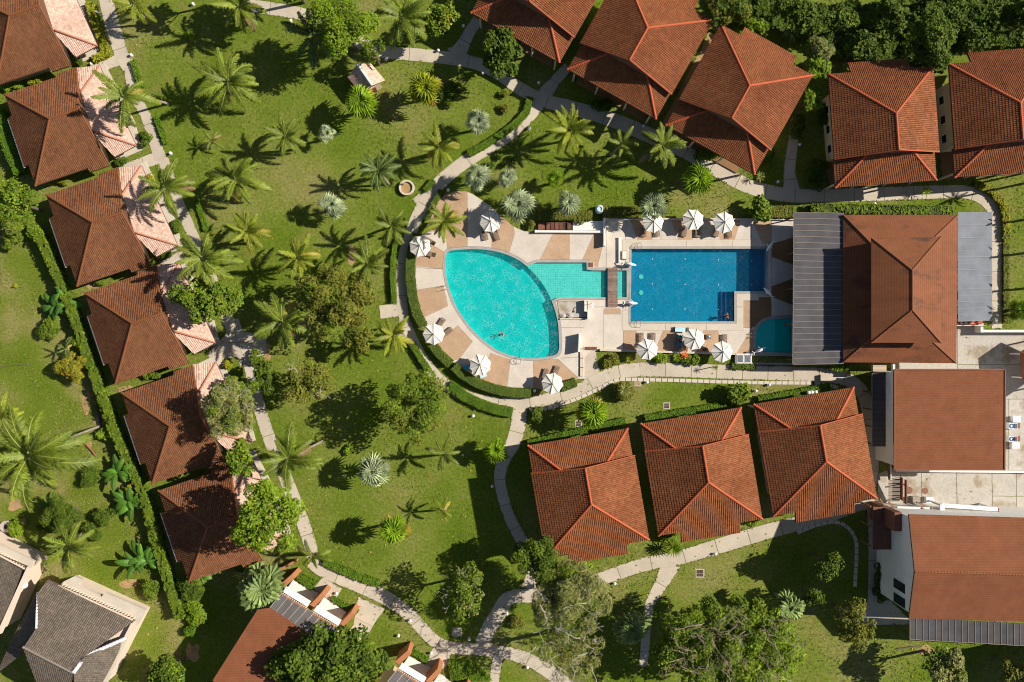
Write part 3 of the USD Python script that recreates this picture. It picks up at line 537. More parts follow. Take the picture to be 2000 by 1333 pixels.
# ---------------------------------------------------------------- grey roofed houses in the lower corner
def balustrade(t, p, q, z, n, m='wall_peach'):
    MB().bar(p + (0, 0, z + .9), q + (0, 0, z + .9), .18, .12).build('handrail', m, t)
    for i in range(n):
        c = p + (q - p) * (i + .5) / n; MB().box(-.07, .07, -.07, .07, z, z + .85, c=(c[0], c[1], 0)).build('baluster', m, t)
g2 = thing('grey_house', 'grey tiled house with peach parapets and a balcony in the lower corner', 'house', group='grey tiled houses')
z1, z2 = 6.2, 9.2
P_ = lambda x, y, z: W(x, y, z)
faces = [[P_(94, 1133, z1), P_(263, 1213, z1), P_(168, 1281, 7.8), P_(143, 1315, z2), P_(45, 1264, z2), P_(70, 1228, 8.2), P_(75, 1158, z1 + .4)],
         [P_(143, 1315, z2), P_(168, 1281, 7.8), P_(246, 1246, z1 + .1), P_(196, 1345, z1 + .1), P_(140, 1355, z2)],
         [P_(45, 1264, z2), P_(143, 1315, z2), P_(135, 1370, 6.4), P_(70, 1330, 6.8)],
         [P_(70, 1160, 5.4), P_(70, 1228, 6.6), P_(43, 1278, 6.6), P_(-5, 1315, 5.0), P_(25, 1245, 5.0)]]
for pts in faces:
    po, pl = face3(pts); sp = obj('roof_slope', under(po, pl, .05, .1), 'wall_brown', g2); obj('roof_tiles', tiles(po, pl, .27, .34, .06), 'tile_grey', sp, kind='stuff')
obj('ridge_cap', caps(P_(45, 1264, z2), P_(143, 1315, z2), r=.16), 'ridge_grey', g2); obj('hip_cap', caps(P_(143, 1315, z2 + .05), P_(168, 1281, 7.9), r=.26), 'ridge_white', g2); obj('hip_cap', caps(P_(168, 1281, 7.9), P_(247, 1246, z1 + .1), r=.24), 'ridge_white', g2); obj('hip_cap', caps(P_(71, 1228, 8.2), P_(74, 1158, 6.6), r=.14), 'ridge_white', g2)
w2 = Polygon([p[:2] for p in (P_(112, 1146, 5.6), P_(258, 1212, 5.6), P_(188, 1350, 5.6), P_(50, 1290, 5.6))]); prism(w2, 0, 5.6).build('wall', 'wall_peach', g2)
prism(Polygon([W2(x, y, 5.2) for x, y in ((145, 1126), (160, 1132), (153, 1142), (198, 1166), (206, 1158), (284, 1192), (268, 1221), (118, 1143), (125, 1136))]), 4.6, 5.25).build('balcony', 'coping_pale', g2)
balustrade(g2, W(122, 1140, 5.2) * (1, 1, 0), W(266, 1207, 5.2) * (1, 1, 0), 5.25, 26)
MB().bar(W(263, 1216, 6.3), W(246, 1246, 6.3), .35, .4).build('parapet', 'wall_peach', g2); MB().bar(W(244, 1250, 6.0), W(206, 1334, 6.0), .45, .5).build('parapet', 'coping_pale', g2)
g1 = thing('grey_house', 'grey tiled house cut by the frame edge, with a white balustrade along its roof', 'house', group='grey tiled houses')
for pts in ([P_(-60, 1052, z1), P_(52, 1110, z1), P_(-4, 1232, z1), P_(-110, 1180, z1 + 2.4)],):
    po, pl = face3(pts); sp = obj('roof_slope', under(po, pl, .05, .1), 'wall_brown', g1); obj('roof_tiles', tiles(po, pl, .27, .34, .06), 'tile_grey', sp, kind='stuff')
w1 = Polygon([p[:2] for p in (P_(-60, 1050, 5.6), P_(52, 1108, 5.6), P_(-8, 1236, 5.6), P_(-100, 1190, 5.6))]); prism(w1, 0, 5.6).build('wall', 'wall_peach', g1)
prism(Polygon([W2(x, y, 5.4) for x, y in ((-60, 1030), (0, 1064), (66, 1097), (58, 1116), (-60, 1056))]), 4.9, 5.4).build('balcony', 'coping_pale', g1)
balustrade(g1, W(-30, 1062, 5.4) * (1, 1, 0), W(56, 1108, 5.4) * (1, 1, 0), 5.4, 16); MB().bar(W(58, 1108, 6.2), W(0, 1236, 6.2), .5, .5).build('parapet', 'wall_peach', g1)
p = W(47, 1143, 5.7); obj('roof_jar', trimesh.creation.icosphere(2, .5).apply_translation(p), 'white_paint', g1)
# ---------------------------------------------------------------- terrace apartments at the bottom
def terrace_unit(label, off):
    t = thing('terrace_building', label, 'building', group='terrace buildings with red roofs'); dx, dy = off; Q = lambda x, y, z: W(x + dx, y + dy, z)
    zr_, zt = 7.4, 5.0
    po, pl = face3([Q(503, 1191, zr_), Q(526, 1188, zr_), Q(690, 1296, zr_), Q(600, 1440, zr_ + .9), Q(415, 1330, zr_ + .9)]); obj('roof', under(po, pl, 0, .2), 'shingle', t)
    prism(Polygon([W2(x + dx, y + dy, 7.0) for x, y in ((512, 1196), (530, 1192), (682, 1293), (598, 1430), (424, 1328))]), 0, 7.1).build('wall', 'wall_cream', t)
    c0, c1, c2, c3 = Q(550, 1158, zt), Q(663, 1229, zt), Q(633, 1258, 7.2), Q(524, 1190, 7.2)
    n = 9
    for i in range(n):
        a, b = (i + .04) / n, (i + .96) / n; q = [c0 + (c1 - c0) * a, c0 + (c1 - c0) * b, c3 + (c2 - c3) * b, c3 + (c2 - c3) * a]; v = q + [x - (0, 0, .03) for x in q]
        obj('sheet_panel', MB().add(v, [[0, 1, 2, 3], [7, 6, 5, 4], [0, 4, 5, 1], [1, 5, 6, 2], [2, 6, 7, 3], [3, 7, 4, 0]]).mesh(), 'roof_sheet_smoke', t)
        MB().bar(q[0] + (0, 0, .03), q[3] + (0, 0, .03), .07, .08).build('sheet_rail', 'rail_metal', t)
    d = (c1 - c0) * (1, 1, 0); d /= np.linalg.norm(d); nrm = np.array([-d[1], d[0], 0])
    for (a, b) in (((556, 1151), (604, 1180)), ((616, 1188), (664, 1217))):
        p, q = Q(*a, 5.0), Q(*b, 5.0); MB().bar(p, q, .75, .5).build('parapet', 'white_paint', t)
        for i in range(13):
            c = p + (q - p) * (i + .5) / 13 - nrm * .62; MB().box(-.08, .08, -.08, .08, c[2] - .5, c[2] + .1, c=(c[0], c[1], 0)).build('baluster', 'wall_peach', t)
        MB().bar(p - nrm * .85 + (0, 0, .1), q - nrm * .85 + (0, 0, .1), .2, .15).build('handrail', 'wall_terracotta', t)
    for (a, b) in (((549, 1147), (573, 1126)), ((604, 1190), (632, 1161)), ((662, 1227), (689, 1199))):
        p, q = Q(*a, 3.8), Q(*b, 3.8); MB().bar(p - (0, 0, 1.9), q - (0, 0, 1.9), .7, 3.8).build('wing_wall', 'wall_terracotta', t)
    for (pts) in (((572, 1134), (622, 1160), (606, 1182), (560, 1151)), ((632, 1168), (677, 1196), (662, 1214), (618, 1188))):
        prism(Polygon([W2(x + dx, y + dy, .3) for x, y in pts]), 0, .32).build('terrace_floor', 'wall_white', t)
    return t
terrace_unit('red roofed terrace building with smoked sheet roof and white parapets, beside the silver fan palm', (0, 0))
terrace_unit('red roofed terrace building cut by the frame below the big dark glossy tree', (226, 149))

# taller wing beyond the corner of the frame, which shades the lawn below the hall
wing = thing('annex_building', 'plain annex beyond the frame corner that shades the lawn below the hall', 'building')
wx, wy = W2(2062, 1228)[0], W2(2062, 1228)[1]
MB().box(wx, wx + 14, wy - 16, wy, 0, 12.0).build('wall', 'wall_white', wing); MB().box(wx - .6, wx + 14.6, wy - 16.6, wy + .6, 12.0, 12.4).build('roof', 'shingle', wing)
for k in range(4): MB().box(wx - .05, wx - .01, wy - 3.2 - k * 3.6, wy - 1.8 - k * 3.6, 4.5, 7.5).build('window', 'dark_glass', wing)
# ---------------------------------------------------------------- pools: outlines in photograph pixels at deck level
DECK = .10
pool1_px = closedsmooth([(871, 507), (875, 492), (900, 488), (928, 487), (960, 490), (990, 498), (1018, 512), (1045, 536), (1066, 564), (1080, 595), (1089, 628), (1091.5, 660), (1089, 690), (1062, 698), (1035, 700), (1005, 696), (975, 686), (948, 668), (924, 645), (903, 618), (886, 588), (875, 555), (870, 528)], 5)
P1 = PG(pool1_px, DECK)
P2 = PG([(1030, 520), (1048, 513), (1145.5, 513), (1146, 527), (1158, 528.5), (1224, 528.5), (1224, 581), (1186, 581), (1092, 581), (1076, 588), (1060, 560), (1040, 540)], DECK); P2RAW = P2; P2 = P2.difference(P1)
P2 = max(polys(P2), key=lambda p: p.area)
P3 = PG([(1233.5, 486.5), (1496, 486.5), (1493.5, 569), (1434, 569.5), (1434, 628), (1231.5, 628)], DECK)
arc = [(1476.5 + 33 * (1 - math.cos(a)) , 655 - 31 * math.sin(a)) for a in np.linspace(0, math.pi / 2, 9)]
P4 = PG([(1478, 690), (1476.5, 672)] + arc + [(1545, 622), (1545, 690)], DECK)
def ringwall(P, z0, top):
    mb = MB(); c = np.array(P.exterior.coords)[:-1]
    if P.exterior.is_ccw: c = c[::-1]
    for a, b in zip(c, np.roll(c, -1, 0)):
        z1 = top((a + b) / 2)
        if z1 > z0 + .02: mb.add([(*a, z0), (*b, z0), (*b, z1), (*a, z1)], [[0, 1, 2, 3]])
    return mb
def make_pool(label, P, depth, floor_m, wmat, cop_w, cop_m, lvl=-.10, cop_cut=None, wall_m=None, top=None):
    t = thing('swimming_pool', label, 'pool')
    obj('pool_floor', sheet(P, DECK - depth), floor_m, t); ringwall(P, DECK - depth, top or (lambda q: DECK - .02)).build('pool_wall', wall_m or floor_m, t)
    ring = P.buffer(cop_w, join_style=2).difference(P)
    if cop_cut is not None: ring = ring.difference(cop_cut)
    prism(ring, -.05, DECK + .02).build('coping', cop_m, t)
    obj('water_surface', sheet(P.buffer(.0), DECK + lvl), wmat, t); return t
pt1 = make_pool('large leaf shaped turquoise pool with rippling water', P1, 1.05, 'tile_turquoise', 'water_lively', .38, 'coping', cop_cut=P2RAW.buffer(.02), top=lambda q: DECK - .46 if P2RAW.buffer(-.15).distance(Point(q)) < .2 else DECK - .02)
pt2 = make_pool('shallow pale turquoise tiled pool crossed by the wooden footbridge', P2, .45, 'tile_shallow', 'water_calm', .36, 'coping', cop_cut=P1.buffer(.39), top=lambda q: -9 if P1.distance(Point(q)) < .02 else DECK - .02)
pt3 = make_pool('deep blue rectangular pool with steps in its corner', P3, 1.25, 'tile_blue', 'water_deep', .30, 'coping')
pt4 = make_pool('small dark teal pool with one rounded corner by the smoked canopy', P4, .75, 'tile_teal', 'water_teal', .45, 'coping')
for k in range(3):
    x0 = 1411 + k * 7.5; g = PG([(x0, 569.5), (1433.7, 569.5), (1433.7, 627.7), (x0, 627.7)], DECK)
    prism(g, DECK - 1.25, DECK - .95 + k * .24).build('step', 'tile_step', pt3)
for x, y in ((1274, 506), (1338, 506), (1403, 508), (1274, 555), (1338, 556), (1403, 557), (1274, 604), (1338, 604), (1403, 605), (1468, 510), (1468, 557)):
    c = W(x, y, DECK - 1.2); obj('pool_lamp', trimesh.creation.cylinder(.085, .05, sections=12).apply_translation(c), 'white_paint', pt3)
for x, y in ((1252, 541), (1252, 572)):
    c = W(x, y, DECK - 1.2); obj('floor_drain', trimesh.creation.cylinder(.36, .05, sections=8).apply_translation(c), 'tile_shallow', pt3)
for x, y in ((898, 576), (940, 548), (1004, 568), (960, 640)):
    c = W(x, y, DECK - 1.0); obj('pool_lamp', trimesh.creation.cylinder(.085, .05, sections=12).apply_translation(c), 'white_paint', pt1)
ALLP = unary_union([P1, P2, P3, P4])
# ---------------------------------------------------------------- ground
gx = sbox(-2500, -2500, 2500, 2500).difference(ALLP.buffer(.2))
lawn = obj('ground', sheet(gx, 0.0), 'lawn'); tag(lawn, kind='structure')
west = PG([(-1200, -600), (-20, 120), (30, 330), (70, 440), (130, 590), (180, 730), (230, 860), (290, 1000), (360, 1180), (330, 1700), (-1200, 1900)])
tag(obj('field', sheet(west, .004), 'dry_grass'), kind='structure')
soil = [((30, 985), 17, 13), ((40, 1020), 12, 9), ((170, 785), 9, 22), ((195, 820), 11, 16), ((255, 1140), 22, 10), ((175, 868), 6, 16), ((120, 335), 16, 10), ((180, 555), 14, 9), ((245, 760), 16, 8), ((690, 500), 12, 20), ((1500, 8), 12, 5), ((375, 1275), 16, 18), ((1810, 1270), 20, 9), ((520, 690), 8, 22)]
rs = np.random.RandomState(3)
for (x, y), a, b in soil:
    q = [(x + a * math.cos(t) * r, y + b * math.sin(t) * r) for t, r in zip(np.linspace(0, 6.283, 14)[:-1], rs.uniform(.6, 1.2, 13))]
    tag(obj('soil_patch', sheet(PG(closedsmooth(q, 3)), .008), 'bare_soil'), kind='structure')
# ---------------------------------------------------------------- pool deck
outline = [(829, 452), (844, 414), (856, 394), (868, 381), (885, 374), (908, 373), (924, 380), (942, 392), (962, 406), (980, 422), (1000, 441), (1018, 450), (1040, 455), (1184, 456), (1184, 427), (1553, 427), (1556, 692), (1441, 691), (1174, 683), (1160, 684), (1150, 690), (1142, 700), (1142, 740), (1128, 741), (1120, 745), (1060, 760), (1000, 757), (965, 752), (934, 744), (905, 727), (883, 706), (862, 685), (844, 664), (832, 631), (820, 600), (814, 572), (810, 540), (810, 508), (815, 480)]
DK = PG(outline, DECK).difference(unary_union([P1.buffer(.40), P2.buffer(.38, join_style=2), P3.buffer(.32, join_style=2), P4.buffer(.47, join_style=2)]))
pit = PG([(1087, 588), (1148, 588), (1148, 621), (1143, 622), (1093, 622)], DECK)          # planter bed with rocks
DK = DK.difference(pit)
tan_px = [[(815, 480), (848, 481), (870, 494), (864, 526), (811, 520), (809, 500)], [(812, 567), (866, 558), (875, 598), (828, 620), (816, 590)], [(852, 673), (857, 667), (894, 636), (923, 667), (895, 704), (870, 700)],
          [(935, 742), (958, 690), (997, 703), (990, 758), (930, 750)], [(1042, 760), (1041, 700), (1062, 702), (1090, 702), (1129, 738), (1120, 750)], [(870, 454), (874, 492), (913, 484), (913, 360), (840, 360), (826, 450)],
          [(960, 484), (961, 459), (970, 405), (1003, 440), (1005, 457), (994, 496)], [(1081, 455), (1052, 512), (1112.5, 512), (1112.5, 455)], [(1161, 455), (1136, 511), (1167, 522), (1176, 484), (1184, 470), (1184, 455)],
          [(1230, 425), (1246, 472), (1271, 472), (1288, 425)], [(1310, 425), (1326, 473), (1351, 474), (1366, 425)], [(1390, 425), (1409, 475), (1432.6, 475), (1448, 425)], [(1467, 425), (1489, 476), (1506, 476), (1506, 425)],
          [(1217, 639), (1240, 639), (1255, 672), (1253, 690), (1217, 686)], [(1297.6, 641), (1279, 686), (1345, 690), (1330, 665), (1316, 641)], [(1375, 641), (1360, 690), (1420, 692), (1412, 678), (1400, 641)], [(1468, 641), (1438, 692), (1474, 692), (1474, 655)],
          [(1447, 581), (1467, 581), (1467, 641), (1447, 641)], [(1180, 603), (1212, 603), (1212, 614), (1180, 614)]]
shaded_tan_px = [[(1507, 477), (1553, 463), (1553, 519), (1507, 502)], [(1507, 560), (1553, 543), (1553, 598), (1507, 580)], [(1467, 581), (1506, 581), (1506, 625), (1467, 641)]]  # tan panels beside the canopy, its shade painted into their colour
pale_ring = P3.buffer(1.35, join_style=2).difference(P3.buffer(.32, join_style=2)).intersection(PG([(1215, 440), (1482, 440), (1482, 650), (1215, 650)], DECK)).intersection(DK)
pale_ring = pale_ring.difference(PG([(1180, 505), (1236, 505), (1236, 607), (1180, 607)], DECK))
deck = thing('pool_deck', None, None, kind='structure')
tans = [PG(p, DECK) for p in tan_px]; shaded_tans = [PG(p, DECK) for p in shaded_tan_px]
rest_ = DK.difference(pale_ring)
def slab(g, mat, parent, z1=DECK, nm='deck_panel', gap=.02, z0=.005):
    for p in polys(g.buffer(-gap / 2)):
        if p.area > .08: prism(p, z0, z1).build(nm, mat, parent)
for g in tans: slab(g.intersection(rest_), 'deck_tan', deck)
for g in shaded_tans: slab(g.intersection(rest_), 'deck_brown', deck)
grey = rest_.difference(unary_union(tans + shaded_tans))
cuts = [((809, 523), (866, 526)), ((1095, 455), (1095, 513)), ((1178, 605), (1178, 690)), ((1217, 606), (1217, 690)), ((1184, 470), (1184, 525)), ((1222, 427), (1222, 640)), ((1291, 425), (1291, 475)), ((1370, 425), (1370, 475)), ((1468, 425), (1468, 480)), ((1507, 425), (1507, 700)), ((1133, 600), (1180, 600)), ((1095, 700), (1130, 698)), ((1353, 640), (1353, 690)), ((1445, 565), (1445, 645)), ((1090, 640), (1140, 640))]
for a, b in cuts: grey = grey.difference(LineString([W2(*a, DECK), W2(*b, DECK)]).buffer(.012))
slab(grey, 'deck_pale', deck)
for a, b in (((1340, 470), (1340, 490)), ((1430, 470), (1430, 490)), ((1222, 560), (1236, 560)), ((1300, 625), (1300, 645)), ((1380, 625), (1380, 645)), ((1434, 600), (1450, 600))): pale_ring = pale_ring.difference(LineString([W2(*a, DECK), W2(*b, DECK)]).buffer(.012))
slab(pale_ring, 'coping_pale', deck, DECK + .03)
slab(PG([(1088, 589), (1147, 589), (1147, 620), (1094, 620)], .02), 'yard_concrete', deck, .03, 'planter_floor')
# ---------------------------------------------------------------- paths of concrete slabs
taken = [DK, ALLP.buffer(.45)]
def path(pts, wpx, joint=58, mat='path', z=.035, smooth=True):
    """pts in pixels along the middle; wpx width or a list of widths"""
    p = smoothline(pts, 5) if smooth else np.array(pts, float); P = np.array([W2(x, y) for x, y in p]); w = np.interp(np.linspace(0, 1, len(P)), np.linspace(0, 1, len(np.atleast_1d(wpx))), np.atleast_1d(wpx)) * CAM_H / F_PX / 2
    t = np.gradient(P, axis=0); t /= np.linalg.norm(t, axis=1, keepdims=True); n = np.c_[-t[:, 1], t[:, 0]]
    g = unary_union([Polygon([P[i] + n[i] * w[i], P[i + 1] + n[i + 1] * w[i + 1], P[i + 1] - n[i + 1] * w[i + 1], P[i] - n[i] * w[i]]).buffer(.002) for i in range(len(P) - 1)]).difference(unary_union(taken))
    taken.append(g); x = thing('path', None, None, kind='structure')
    cum = np.r_[0, np.cumsum(np.linalg.norm(np.diff(P, axis=0), axis=1))]; J = joint * CAM_H / F_PX
    for d in np.arange(J, cum[-1] - J * .4, J):
        i = np.searchsorted(cum, d) - 1; f = (d - cum[i]) / (cum[i + 1] - cum[i]); q = P[i] + (P[i + 1] - P[i]) * f; nn = n[i] * (1 - f) + n[i + 1] * f
        g = g.difference(LineString([q - nn * (w[i] + .5), q + nn * (w[i] + .5)]).buffer(.035))
    for p in polys(g):
        if p.area > .3: prism(p.buffer(-.004), .004, z).build('paving_slab', mat, x)
    return x
def pad(pts, mat='path', z=.035, nm='paving_slab', joints=()):
    g = PG(pts).difference(unary_union(taken)); taken.append(g); x = thing('path', None, None, kind='structure')
    for a, b in joints: g = g.difference(LineString([W2(*a), W2(*b)]).buffer(.02))
    for p in polys(g.buffer(-.005)): prism(p, .004, z).build(nm, mat, x)
path([(470, 8), (500, 13), (560, 22), (600, 32), (660, 60), (735, 98), (810, 107), (860, 112), (915, 120), (955, 134), (990, 156), (1020, 176), (1060, 196), (1100, 207), (1160, 223), (1210, 240), (1250, 257), (1300, 278), (1340, 296), (1390, 325), (1430, 349), (1470, 367), (1520, 379), (1570, 383), (1700, 380), (1850, 375), (1893, 377), (1922, 390), (1940, 412), (1946, 440), (1947, 642)], [25, 25, 25, 25, 25, 28, 30, 29, 28, 26, 24, 20])
path([(1056, 196), (1043, 215), (1020, 240), (995, 263), (955, 288), (915, 312), (870, 347), (840, 379), (818, 418), (800, 462), (787, 510), (785, 560), (787, 610), (800, 652), (820, 692), (850, 733), (885, 762), (925, 779), (970, 787), (1013, 788), (1050, 784), (1095, 774), (1130, 762), (1165, 744), (1205, 727), (1250, 722)], [26, 25, 26, 27, 22, 21, 22, 22, 23, 24, 24, 27], 62)
path([(1250, 722), (1300, 722.5), (1400, 726), (1500, 729), (1560, 731), (1620, 734), (1655, 742), (1680, 762), (1694, 795), (1700, 840), (1705, 905), (1700, 950)], [27, 27, 27, 27, 26, 24, 22], 50)
path([(1013, 795), (1013, 826), (1002, 866), (984, 898), (976, 932), (981, 965), (993, 1005), (1011, 1042), (1034, 1082), (1040, 1120), (1030, 1150)], [30, 28, 22, 22, 24, 24], 50)
path([(1716, 975), (1660, 992), (1600, 1012), (1500, 1038), (1420, 1062), (1350, 1083), (1312, 1093), (1250, 1105), (1153, 1139), (1080, 1163), (1000, 1166), (975, 1196), (955, 1228), (940, 1262)], [24, 28, 30, 27, 26, 26, 30, 28], 66)
path([(1310, 1100), (1296, 1132), (1280, 1160), (1268, 1185), (1262, 1220), (1260, 1262), (1256, 1302)], [40, 26, 20, 18, 18, 16], 46)
path([(606, 1098), (632, 1116), (680, 1135), (720, 1152), (760, 1172), (800, 1201), (826, 1230), (850, 1253), (880, 1265), (940, 1269), (1000, 1278), (1050, 1298), (1110, 1340), (1150, 1370)], [22, 28, 28, 25, 24, 24, 26, 26], 60)
pad([(700, 1166), (752, 1190), (735, 1212), (716, 1245), (708, 1262), (676, 1240), (690, 1222)], joints=(((690, 1205), (730, 1225)),))
pad([(630, 1128), (668, 1150), (652, 1178), (626, 1160), (612, 1150)]); pad([(850, 1258), (882, 1272), (876, 1298), (850, 1318), (828, 1300)]); path([(974, 1276), (968, 1310), (960, 1370)], 19, 40)
path([(203, -20), (214, 30), (226, 70), (239, 110), (252, 132)], [26, 28, 28, 26], 60); path([(252, 130), (256, 160), (268, 195), (284, 225), (298, 265), (314, 312)], [20, 20, 20, 24], 60)
path([(318, 310), (330, 345), (348, 396), (368, 440), (386, 480)], [22, 21, 22, 20], 60); path([(386, 480), (402, 515), (420, 560), (440, 610), (455, 650)], 22, 60)
path([(486, 700), (500, 770), (517, 830), (535, 880), (556, 930), (578, 985), (600, 1045), (612, 1090)], [24, 24, 26, 26, 24], 52)
path([(240, 114), (205, 128), (172, 142), (155, 150)], [22, 20, 18], 40); path([(318, 306), (280, 318), (245, 330), (226, 336)], [26, 20, 16], 40); path([(388, 486), (350, 505), (316, 522)], [26, 20], 40)
pad([(405, 690), (440, 655), (450, 626), (466, 622), (475, 648), (520, 655), (522, 690), (470, 716), (464, 698), (412, 706)], joints=(((455, 640), (480, 712)), ((430, 668), (522, 672))))
path([(1554, 232), (1548, 285), (1542, 335), (1546, 372)], [20, 20, 22, 32], 40); path([(934, 38), (916, 66), (900, 96), (888, 110)], [20, 24, 40], 50); path([(1110, 130), (1090, 152), (1070, 176), (1062, 192)], [18, 22, 36], 40)
path([(1392, 66), (1372, 108), (1350, 150), (1325, 200), (1295, 250)], [17, 17, 16], 70, 'bare_soil', .012); path([(812, 384), (824, 398)], 18, 80, smooth=False); path([(742, 610), (770, 607), (786, 606)], [26, 24], 40)
path([(1142, 690), (1152, 712), (1160, 735)], [26, 30], 60, smooth=False); pad([(1141, 684), (1165, 684), (1165, 735), (1150, 745), (1141, 742)])
path([(1706, 985), (1708, 1050), (1708, 1120), (1707, 1200)], [26, 24, 24, 26], 55)
pad([(1640, 1188), (1738, 1172), (1776, 1210), (1776, 1220), (1690, 1222), (1640, 1210)])
# service yard of concrete slabs
yard = thing('yard', None, None, kind='structure')
yg = PG([(1740, 640), (1885, 634), (1920, 634), (1920, 645), (2300, 645), (2300, 1040), (1712, 1000), (1716, 925), (1744, 915)]).difference(unary_union(taken))
for a, b in (((1800, 920), (1800, 990)), ((1868, 920), (1869, 990)), ((1937, 920), (1938, 990)), ((1985, 922), (1985, 990)), ((1938, 969), (2000, 970)), ((1870, 640), (1870, 925)), ((1870, 780), (2300, 780)), ((1970, 780), (1970, 925)), ((1870, 712), (2300, 712)), ((1740, 922), (2300, 925))): yg = yg.difference(LineString([W2(*a), W2(*b)]).buffer(.035))
for p in polys(yg): prism(p, .004, .05).build('concrete_slab', 'yard_concrete', yard)
for x, y, r in ((1775, 958, .55), (1807, 959, .45)):
    obj('manhole_cover', trimesh.creation.cylinder(r, .05, sections=20).apply_translation(W(x, y, .06)), 'rust_disc', yard)
# ---------------------------------------------------------------- low walls and edgings
def wall(name, label, pts, z0, z1, wm, mat, cat='wall', group=None, at=None):
    t = thing(name, label, cat, group=group); P = [W(x, y, z1 if at is None else at) for x, y in pts]
    for a, b in zip(P, P[1:]): MB().bar((a[0], a[1], (z0 + z1) / 2), (b[0], b[1], (z0 + z1) / 2), wm, z1 - z0).build('wall_section', mat, t)
    for a in P: MB().box(-wm * .56, wm * .56, -wm * .56, wm * .56, z0, z1 + .03, c=(a[0], a[1], 0)).build('wall_end', mat, t)
    return t
wall('low_wall', 'long low white wall between the sunken timber store and the pool deck', [(1047, 452), (1180, 453)], 0, .75, .32, 'wall_white')
wall('low_wall', 'tall narrow white wall standing across the deck beside the first terrace umbrella', [(1181, 428), (1181, 478)], 0, 1.1, .30, 'wall_white')
wall('low_wall', 'short white wall with stepped shadow beside the small white lounger', [(1209.5, 465), (1209.5, 512)], 0, .45, .16, 'wall_white')
wall('low_wall', 'pale wall along the bed edge below the three terrace umbrellas', [(1174, 684), (1440, 692)], 0, .5, .3, 'coping_pale')
wall('low_wall', 'pale wall along the lawn behind the three upper terrace umbrellas', [(1186, 427.5), (1552, 428.5)], 0, .5, .25, 'coping_pale')
wall('low_wall', 'tall white screen wall with an angular shadow on the deck by the leaf shaped pool', [(1132.5, 654), (1131, 686)], 0, 1.5, .25, 'wall_white')
wall('low_wall', 'stepped planter wall between rocks and shaded steps under the footbridge', [(1143, 588), (1143, 607), (1149, 608), (1149, 621)], 0, .9, .22, 'wall_white')
wall('low_wall', 'low kerb wall closing the rocky planter at the pool edge', [(1095, 623), (1145, 623)], 0, .3, .2, 'coping_pale')
wall('low_wall', 'white yard wall with its corner under the pale canopy', [(1870, 634.5), (1918, 634.5), (1918, 647), (2160, 647)], 0, 1.6, .35, 'wall_white')
wall('low_wall', 'pale pipe topped wall along the lower side of the service building', [(1752, 920), (2160, 924)], 0, 1.0, .30, 'wall_white')
wall('low_wall', 'grey kerb walls round the sunken strip below the small teal pool', [(1462, 691), (1548, 693)], 0, .4, .5, 'coping'); wall('low_wall', 'outer grey kerb of the sunken strip by the canopy post', [(1462, 710.5), (1545, 711)], 0, .4, .25, 'coping')
wall('low_wall', 'terracotta garden wall below the dry palm at the terrace buildings', [(540, 1117), (576, 1097)], 0, 1.2, .3, 'wall_terracotta')
sg = thing('wall_sign', 'red panel with white triangles on the yard wall by the pale canopy', 'sign')
a, b = W(1872, 630.5, 1.9), W(1919, 630.5, 1.9); MB().bar(a, b, .55, .08).build('sign_panel', 'ridge_orange', sg)
for k in range(3):
    c = W(1878 + 9 * k, 630.5, 1.97); m_ = MB().add([c + (-.28, -.2, 0), c + (.28, -.2, 0), c + (0, .22, 0), c + (-.28, -.2, .02), c + (.28, -.2, .02), c + (0, .22, .02)], [[3, 4, 5], [0, 2, 1], [0, 1, 4], [0, 4, 3], [1, 2, 5], [1, 5, 4], [2, 0, 3], [2, 3, 5]]); m_.build('triangle', 'white_paint', sg)
fl = thing('flag', 'small red flag on the corner of the white yard wall', 'flag', W(1917, 636, 0)); MB().box(-.04, .04, -.04, .04, 0, 2.3).build('pole', 'white_paint', fl); MB().add([(0, 0, 2.3), (-.7, -.1, 2.1), (0, .05, 1.75), (0, .03, 2.3), (-.7, -.07, 2.1), (0, .08, 1.75)], [[0, 1, 2], [5, 4, 3]]).build('flag_cloth', 'red_cloth', fl)
# white slab edging with dark posts along the lower path
ed = thing('edging_wall', 'white edging of separate slabs with dark gaps along the lawn side of the lower path', 'wall')
def edging(pts, step, z=.13, w=.50):
    P = np.array([W2(*q) for q in pts]); cum = np.r_[0, np.cumsum(np.linalg.norm(np.diff(P, axis=0), axis=1))]; S = np.arange(0, cum[-1], step)
    X = np.c_[np.interp(S, cum, P[:, 0]), np.interp(S, cum, P[:, 1])]
    for a, b in zip(X, X[1:]):
        d = (b - a) / np.linalg.norm(b - a); a2, b2 = a + d * .05, b - d * .05
        MB().bar((*a2, z / 2), (*b2, z / 2), w, z).build('edging_slab', 'coping_pale', ed); MB().bar((*(a - d * .045), z * .45), (*(a + d * .045), z * .45), w * .9, z * .8).build('dark_post', 'grate', ed)
edging([(1034, 801), (1060, 800), (1095, 791), (1130, 778), (1165, 762), (1190, 749), (1206, 741), (1240, 741.5), (1330, 743.5), (1420, 746.5), (1500, 748), (1590, 748.5)], .88)
edging([(1590, 748.5), (1620, 752), (1640, 760)], .9); edging([(1556, 1041), (1590, 1027), (1622, 1019), (1645, 1022), (1664, 1038), (1673, 1060), (1672, 1100), (1669, 1150)], .95)
edging([(1136, 682), (1136, 740)], 1.35, .3, .5)
